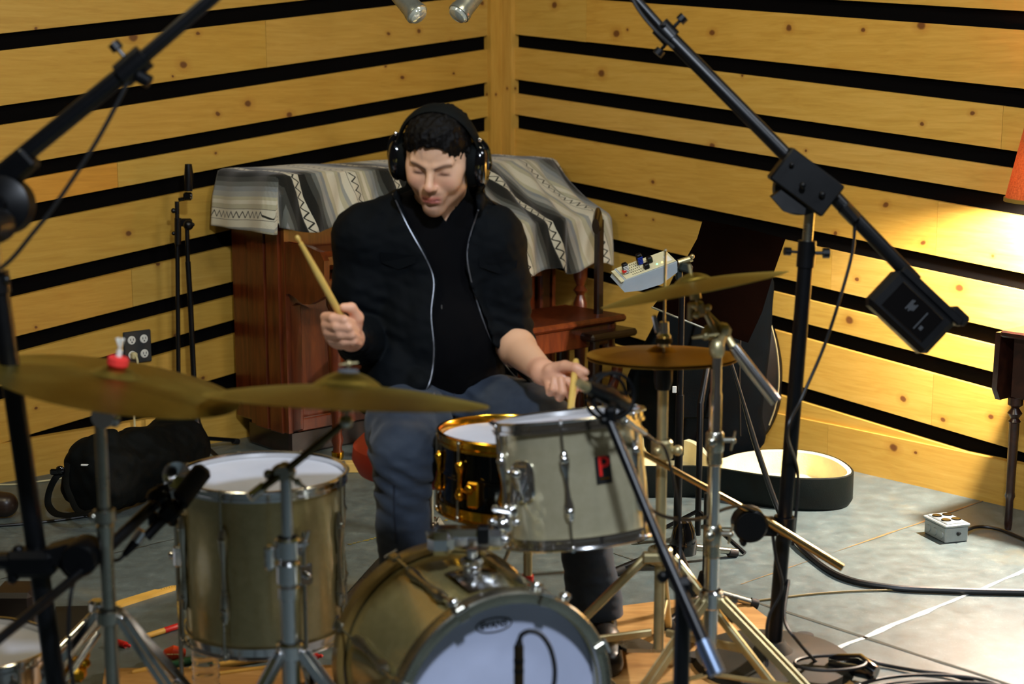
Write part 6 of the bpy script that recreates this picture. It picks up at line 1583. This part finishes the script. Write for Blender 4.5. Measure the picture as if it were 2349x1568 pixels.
for px,py in((1690,1268),(1410,1312),(1600,1372)):
    f_=Z(px,py,.012); mb=MB(); mb.tube([V((X1,Y1,.06)),f_+V((0,0,.004))],.0105,12); lg=mb.obj('leg',M_steel if px==1690 else M_black,st1); mb=MB(); mb.tube([lerp(V((X1,Y1,.06)),f_,.86),f_],.0135,12); mb.obj('rubber_foot',M_rubber,lg)
# second stand partly behind the chrome boom stand
f1_=Z(1619,1398); X2,Y2=f1_.x,f1_.y
st2=thing('microphone_stand',(X2,Y2,0),'low black tripod stand hidden behind the right chrome boom stand','microphone stand')
mb=MB(); mb.tube([V((X2,Y2,.09)),V((X2,Y2,zrow(Y2,1130)))],.0125,14); mb.obj('pole',M_black,st2)
mb=MB(); mb.lathe((X2,Y2,.03),(0,0,1),[(0,0),(.03,0),(.033,.03),(.02,.08),(0,.09)],18); mb.obj('hub',M_blackp,st2)
for px,py in((1738,1386),(1688,1425),(1520,1440)):
    f_=Z(px,py,.014); mb=MB(); mb.tube([V((X2,Y2,.06)),f_],.0105,12); lg=mb.obj('leg',M_steel if px==1738 else M_black,st2); mb=MB(); mb.tube([lerp(V((X2,Y2,.06)),f_,.86),f_],.0150,12); mb.obj('rubber_foot',M_rubber,lg)
# ---- small mixer
mx=thing('personal_mixer',vp(1490,640),'small light grey mixer with black knobs, clamped above the hi-hats','mixer')
dm=dM-.02
E0,E1=U(1426,650,dm-.05),U(1554,603,dm-.02); e1=(E1-E0).normalized(); e2=V((-.16,.86,.30)); e2=(e2-e1*e2.dot(e1)).normalized(); e3=e1.cross(e2); L=(E1-E0).length
M_lgrey=simple('light_grey_metal',(168,180,188),.5,0,.05,20); M_lcream=simple('cream_panel',(206,200,164),.6,0,.05,20)
def mp(a,b,h): return E0+e1*(a*L)+e2*b+e3*h
prof=[(-.03,-.014),(.02,-.032),(.30,-.046),(.66,-.050),(.97,-.030),(1.0,.004),(.07,.006)]
mb=MB(); mb.prism([mp(a,0,h) for a,h in prof],e2*.085); mxb=mb.obj('mixer_body',M_lgrey,mx,smooth=False)
mb=MB(); mb.box(mp(.54,.0425,.007),(L*.9,.080,.003),(e1,e2,e3),bev=.001); pn_=mb.obj('panel',M_lcream,mx)
mb=MB(); mb.box(mp(.035,.0425,.003),(L*.07,.080,.003),(e1,e2,e3)); mb.obj('end_strip',M_lcream,mx)
M_blue=simple('blue_ink_plastic',(30,58,160),.5)
for a,b,h,c_ in((.17,.035,.034,'k'),(.47,.055,.036,'b'),(.50,.018,.018,'k'),(.62,.045,.020,'k')):
    mb=MB(); mb.box(mp(a,b,.008+h/2),(.017,.017,h),(e1,e2,e3),bev=.003); kn=mb.obj('knob',M_blackp,mxb)
    if h>.03:
        for r in range(5):
            mb=MB(); mb.box(mp(a,b,.014+r*.005)-e2*.0092,(.016,.0012,.0026),(e1,e2,e3)); mb.obj('index_line',M_blue if c_=='b' else M_white,kn,smooth=False)
mb=MB(); mb.box(mp(.13,.028,.020)-e2*0,(.012,.010,.006),(e1,e2,e3)); mb.obj('red_cap',M_red,mxb,smooth=False)
mb=MB(); 
for r in range(6):
    for s_ in range(5): mb.box(mp(.24+.035*r,.012+.014*s_,.0092),(.0025,.0035,.0008),(e1,e2,e3))
mb.obj('printed_dots',M_ink,pn_,smooth=False)
for a,cc in((.69,(.1,1,.25)),(.78,(1,.72,.1))):
    bm=NT('led'); bm.b.inputs['Emission Color'].default_value=(*cc,1); bm.b.inputs['Emission Strength'].default_value=6; bm.b.inputs['Base Color'].default_value=(*cc,1)
    mb=MB(); mb.ball(mp(a,.020,.009),.0026,8); mb.obj('indicator_light',bm.m,mxb)
mb=MB(); mb.box(mp(.90,.03,.0095),(.016,.035,.0008),(e1,e2,e3)); mb.obj('label_strip',M_white,pn_,smooth=False)
mb=MB(); mb.tube([U(1556,602,dm),U(1588,592,dm)],.010,12); mb.ball(U(1588,588,dm-.01),.008,8); mb.obj('jack_plug',M_beige,mx)
mb=MB(); mb.box(U(1572,612,dm+.01),(.05,.04,.026),basis((.3,0,1)),bev=.005); mb.box(U(1558,628,dm+.02),(.02,.03,.04),bev=.004); mb.obj('clamp',simple('dark_green_plastic',(16,28,24),.5),mx)
# ---- music stand
dS=5.15
mst=thing('music_stand',Z(1600,1240),'large black music stand desk behind the upper right crash cymbal','music stand')
desk=[(1613,505),(1705,522),(1802,548),(1776,622),(1748,716),(1716,786),(1625,755),(1497,706),(1540,650),(1578,588),(1600,548)]
M_brownblk=simple('brown_black_board',(7,3,2),.9,0,.15,8,spec=.0)
P=[U(a,b,dS+ (b-500)*-.0009) for a,b in desk]; mb=MB(); mb.prism(P,V((0,.012,.0))); mb.obj('desk',M_brownblk,mst,smooth=False)
mb=MB(); a,b=U(1495,704,dS-.19),U(1640,762,dS-.24); mb.tube([a,b],.0035,6); mb.obj('desk_lip',M_steel,mst)
sx_=Z(1600,1240); mb=MB(); mb.tube([V((sx_.x,sx_.y,.02)),V((sx_.x,sx_.y,.45)),U(1640,745,dS-.16)],.010,12); mb.obj('pole',M_black,mst)
for a in(20,140,260):
    a=math.radians(a); mb=MB(); mb.tube([V((sx_.x,sx_.y,.10)),V((sx_.x+.2*math.sin(a),sx_.y+.2*math.cos(a),.008))],.007,8); mb.obj('leg',M_black,mst)
# ---- gig bag and round black case leaning at the wall
def slab(name,px,d,th,mat,label,cat,round_=.03,lean=0.0,parent=None,zmin=0.0):
    P=[U(a,b,d) for a,b in px]
    yb=min(p.y for p in P); P=[V((p.x,0,p.z)) for p in P]; C0=sum(P,V((0,0,0)))/len(P); P=spline(P+[P[0]],4)[:-1]; n=len(P)
    y0=U(px[0][0],px[0][1],d).y
    mb=MB(); prof=[(0,.90),(.012,.965),(.035,.995),(th-.035,1),(th-.01,.97),(th,.9)]
    vs=[]
    for t_,s_ in prof:
        for p in P:
            q=C0+(p-C0)*s_; z=max(q.z,zmin); yy=y0+lean*(z-.2)+t_; vs.append(V((q.x*yy/y0,yy,z)))
    fs=[]
    for k in range(len(prof)-1): fs+=ringfaces(n,k)
    fs+=[tuple(reversed(range(n))),tuple(range((len(prof)-1)*n,len(prof)*n))]
    mb.add(vs,fs); o=mb.obj(name,mat,parent,ang=60); 
    if label: tag(o,label,cat)
    return o
M_gig=simple('navy_black_nylon',(4,7,10),.75,0,.3,12,bump=.2,bscale=200,spec=.03)
gb=slab('gig_bag',[(1545,640),(1620,628),(1700,628),(1770,640),(1774,720),(1772,800),(1764,900),(1758,980),(1765,1040),(1700,1082),(1560,1084),(1488,1062),(1478,990),(1456,945),(1440,895),(1466,830),(1500,760),(1525,690)],5.68,.13,M_gig,'bulky navy-black padded instrument bag leaning at the right wall','bag',zmin=.005)
mb=MB(); yy=gb.location.y
for x_ in(1640,1700): mb.tube([U(x_,700,5.65),U(x_-4,860,5.65),U(x_-2,1000,5.65)],.004,6)
mb.obj('zip_seams',M_black,gb)
mb=MB(); mb.box(U(1600,880,5.66),(.16,.012,.26),bev=.02); mb.obj('front_pocket',M_gig,gb)
rc=slab('instrument_case',[(1700,690),(1745,705),(1778,755),(1797,830),(1800,890),(1795,950),(1770,1010),(1735,1040),(1690,1046),(1640,1040),(1640,720)],5.86,.06,M_blackp,'black rounded hard case with a pale edge piping, just behind the padded bag','case',zmin=.005)
mb=MB(); mb.tube(spline([U(1768,742,5.845),U(1780,790,5.845),U(1786,840,5.845),U(1786,890,5.845),U(1778,935,5.845),U(1764,975,5.845)],6),.003,6); mb.obj('edge_piping',M_beige,rc)
# ================================================================ second arm + tom microphone
h0=rp(1200); dB=proj(h0)[2]
a2=thing('clamp_arm',h0,'thin brassy boom arm with a round black clutch, clamped low on the right stand','microphone arm')
def Bp_(px,py,dd=0): return U(px,py,dB+dd)
M_goldrod=simple('brassy_rod',(176,146,92),.22,1,.1,14)
mb=MB(); mb.tube([U(1470,1036,3.60),Bp_(1755,1192,-.075)],.0072,14); mb.tube([Bp_(1740,1183,-.075),Bp_(1932,1302,-.085)],.0098,16); mb.obj('arm_rod',M_goldrod,a2)
mb=MB(); mb.lathe(Bp_(1724,1208,-.10),(-.05,1,0),[(0,0),(.036,0),(.042,.006),(.042,.05),(.036,.056),(0,.056)],32); mb.box(Bp_(1757,1206,-.03),(.055,.07,.034),bev=.006); mb.box(Bp_(1704,1242,-.07),(.034,.014,.014),basis((.6,0,.8)),bev=.003); mb.obj('clutch',M_blackp,a2)
mb=MB(); mb.tube([rp(1222),rp(1184)],.027,18); mb.obj('pole_clamp',M_black,a2)
cable('cable',[U(1440,1090,3.3),U(1465,1140,3.35),U(1510,1178,3.42),U(1560,1190,3.48),U(1610,1188,3.55),U(1660,1168,3.62),U(1700,1160,3.68),U(1732,1172,3.72)],.0042,M_cable,'black cable looping past the hi-hat stand to the brassy arm')
cable('cable',[rp(1195)+V((-.04,-.05,0)),rp(1260)+V((-.026,-.06,0)),rp(1330)+V((-.005,-.06,0)),rp(1400)+V((-.035,-.07,0)),rp(1500)+V((-.032,-.09,0)),Z(1750,1600,.006)],.0042,M_cable,'black cable hanging down in front of the right stand pole')
cable('cable',[rp(1330)+V((.022,0,0)),U(1800,1420,3.75),U(1830,1470,3.72),Z(1890,1535,.006),Z(1960,1585,.006),Z(2050,1640,.006)],.0045,M_cable,'black cable curving off the right stand down to the round base')
x3,y3=vbase(1566,1400,3.02)
s3=thing('microphone_stand',(x3,y3,0),'black stand at the bottom centre-right, holding the dark boom over the silver tom','microphone stand')
mb=MB(); mb.tube([V((x3,y3,.02)),V((x3,y3,zrow(y3,1345)))],.0165,16); mb.obj('pole',M_black,s3)
mb=MB(); mb.box(V((x3,y3-.01,zrow(y3,1345))),(.035,.04,.05),bev=.01); mb.ball(V((x3-.04,y3,zrow(y3,1322))),.013,8); mb.obj('boom_clutch',M_blackp,s3)
t0,t1,t2=U(1395,958,3.12),U(1520,1260,3.02),U(1646,1545,2.92)
mb=MB(); mb.tube([t0,t1],.0105,14); mb.tube([t1,lerp(t1,t2,.55)],.0125,14); mb.tube([lerp(t1,t2,.5),lerp(t1,t2,.8)],.0135,14); mb.obj('boom_arm',M_black,s3)
mb=MB(); mb.tube([lerp(t1,t2,.74),t2],[.0165,.0165],16); mb.obj('boom_end',simple('brushed_blue_steel',(110,124,146),.35,.9),s3)
for a in(40,160,280):
    a=math.radians(a); mb=MB(); mb.tube([V((x3,y3,.10)),V((x3+.3*math.sin(a),y3-.3*math.cos(a),.01))],.009,10); mb.obj('leg',M_black,s3)
tm=thing('microphone',U(1390,905,3.13),'black microphone in a ring-shaped mount above the rim of the silver tom','microphone')
mcn=U(1398,908,3.14); rr=.047
mb=MB(); X_,Y_,Zn=basis((.45,-1,.25)); 
for off in(-.016,.018): mb.tube([mcn+Zn*off+X_*(rr*math.cos(2*PI*k/28))+Y_*(rr*math.sin(2*PI*k/28)) for k in range(29)],.0042,6,cap=False)
for k in range(6):
    a=2*PI*k/6; mb.tube([mcn-Zn*.016+X_*(rr*math.cos(a))+Y_*(rr*math.sin(a)),mcn+Zn*.018+X_*(rr*math.cos(a+.3))+Y_*(rr*math.sin(a+.3))],.0035,6)
    mb.tube([mcn+X_*(rr*math.cos(a))+Y_*(rr*math.sin(a)),mcn+X_*(.02*math.cos(a+.5))+Y_*(.02*math.sin(a+.5))],.0018,6)
mb.obj('shock_mount_ring',M_blackp,tm)
mb=MB(); mb.tube([U(1345,884,3.08),U(1372,898,3.11),mcn,U(1440,930,3.2)],[.012,.0165,.020,.016],18); mb.obj('body',M_black,tm)
mb=MB(); mb.tube([U(1328,878,3.06),U(1346,888,3.08)],[.009,.011],16); mb.obj('grille',M_beige,tm)
mb=MB(); mb.tube([U(1425,950,3.16),U(1452,975,3.2),U(1478,992,3.25)],[.009,.010,.007],12); mb.ball(U(1437,967,3.14),.006,8); mb.obj('connector',M_chrome,tm)
mb=MB(); mb.box(U(1400,955,3.12),(.024,.03,.04),bev=.006); mb.ball(U(1385,965,3.11),.010,8); mb.obj('swivel',M_blackp,tm)
cable('microphone_cable',[U(1478,992,3.25),U(1500,1010,3.3),U(1530,1040,3.36),U(1560,1200,3.45),U(1555,1400,3.4),U(1560,1640,3.3)],.0035,M_cable,'thin black cable running from the silver tom microphone down past the hi-hat pole')
# ---- kick drum microphone
km=thing('microphone',U(1190,1520,2.86),'slim dark microphone in front of the white bass drum head','microphone')
mb=MB(); mb.tube([U(1190,1660,2.85),U(1190,1480,2.86)],.0095,16); mb.obj('body',simple('bronze_black_metal',(60,50,34),.35,.8),km)
mb=MB(); 
for y_ in(1515,1538): mb.tube([U(1190,y_+4,2.857),U(1190,y_-4,2.857)],.0102,16)
mb.obj('bands',M_black,km)
mb=MB(); mb.tube([U(1190,1484,2.86),U(1192,1466,2.86)],[.009,.005],12); mb.obj('plug',M_blackp,km)
mb=MB(); mb.tube([U(1190,1655,2.85),V((U(1190,1655,2.85).x,U(1190,1655,2.85).y,.02))],.012,12); mb.lathe((U(1190,1655,2.85).x,U(1190,1655,2.85).y,0),(0,0,1),[(0,0),(.08,0),(.08,.012),(.02,.02),(0,.02)],28); mb.obj('desk_base',M_black,km)
cable('microphone_cable',[U(1191,1470,2.86),U(1197,1455,2.86),U(1216,1447,2.86),U(1240,1455,2.86),U(1260,1482,2.86),U(1271,1520,2.86),U(1272,1560,2.86),U(1262,1640,2.86),Z(1270,2000,.006)],.0048,M_cable,'black cable arching up from the bass drum microphone')
# ---- overhead pair, hung from above at the top edge
for nm,a,b,lab in (('l',(896,-40,4.5),(957,33,4.45),'silver cylinder spot lamp at the top edge, pointing down to the right'),('r',(1118,-50,4.5),(1052,32,4.45),'silver cylinder spot lamp at the top edge, pointing down to the left')):
    A_,B_=U(*a),U(*b); d=(B_-A_).normalized(); o=thing('spot_lamp',A_,lab,'spot lamp')
    mb=MB(); mb.lathe(A_,d,[(0,0),(.018,0),(.03,.015),(.031,(B_-A_).length-.02),(.034,(B_-A_).length-.014),(.034,(B_-A_).length),(.029,(B_-A_).length+.002)],28); mb.obj('housing',MATS.setdefault('satin_aluminium',simple('satin_aluminium',(150,154,146),.28,.75,.12,30)),o)
    mb=MB(); mb.lathe(B_,d,[(.031,-.004),(.031,.002),(.026,.010),(.012,.014),(0,.0145)],28); mb.obj('lens',simple('lens_glass',(200,206,196),.08,.5,.1,40),o)
    mb=MB(); s_=-1 if nm=='l' else 1; T_=A_+V((s_*.04,0,.06)); mb.tube([A_,T_,V((T_.x,T_.y,2.995))],.007,10); mb.box(A_+V((s_*.02,0,.03)),(.03,.02,.05),basis((s_,0,1)),bev=.004); mb.obj('hanger',M_black,o)
# ---- cable heap on the floor, bottom right
for k,(cx_,cy_,rx,ry,lab) in enumerate(((1905,1520,82,17,'black cable loop lying over the round base of the right stand'),(2130,1585,170,38,'coiled black cable on the floor, outermost loop at the bottom right'),(2110,1592,130,30,'coiled black cable on the floor, inner loop at the bottom right'),(2180,1598,190,34,'coiled black cable on the floor, lowest loop at the bottom right'))):
    P=[Z(cx_+rx*math.cos(2*PI*i/16),cy_+ry*math.sin(2*PI*i/16),.01+.006*k+(.045 if k==0 else 0)) for i in range(17)]
    cable('cable',P,.0048,M_cable,lab,n=5)
cable('cable',[Z(1925,1512,.05),Z(1965,1503,.03),Z(2020,1522,.008),Z(2100,1537,.008),Z(2190,1550,.008),Z(2300,1590,.008)],.005,M_cable,'black cable running right from the round stand base to the bottom edge')
mb=MB(); c=Z(1955,1560); mb.tube([V((c.x-.05,c.y+.03,.035)),V((c.x+.015,c.y,.04)),V((c.x+.05,c.y-.03,.03))],[.022,.030,.020],14); o=mb.obj('cable_connector',M_gloss); tag(o,'black rubber cable connector on the floor beside the round stand base','connector')
# ---- look-alike things share a group phrase
GR={'cymbal_stand':'chrome cymbal stands of the drum kit','boom_stand':'heavy studio boom stands','microphone_stand':'slim black microphone stands',
 'microphone':'microphones around the kit','crash_cymbal':'crash cymbals of the kit','hi_hat_cymbal':'pair of hi-hat cymbals','snare_drum':'snare drums',
 'drumstick':'wooden drumsticks','percussion_stick':'coloured percussion sticks on the floor','cable':'black cables on and around the stands',
 'microphone_cable':'microphone cables','spot_lamp':'silver spot lamps at the top edge','plywood_board':'plywood boards under the kit','clamp_arm':'clamp-on boom arms'}
for o in list(bpy.context.scene.objects):
    if o.parent is None and o.get('label'):
        g=GR.get(o.name.split('.')[0])
        if g: o['group']=g
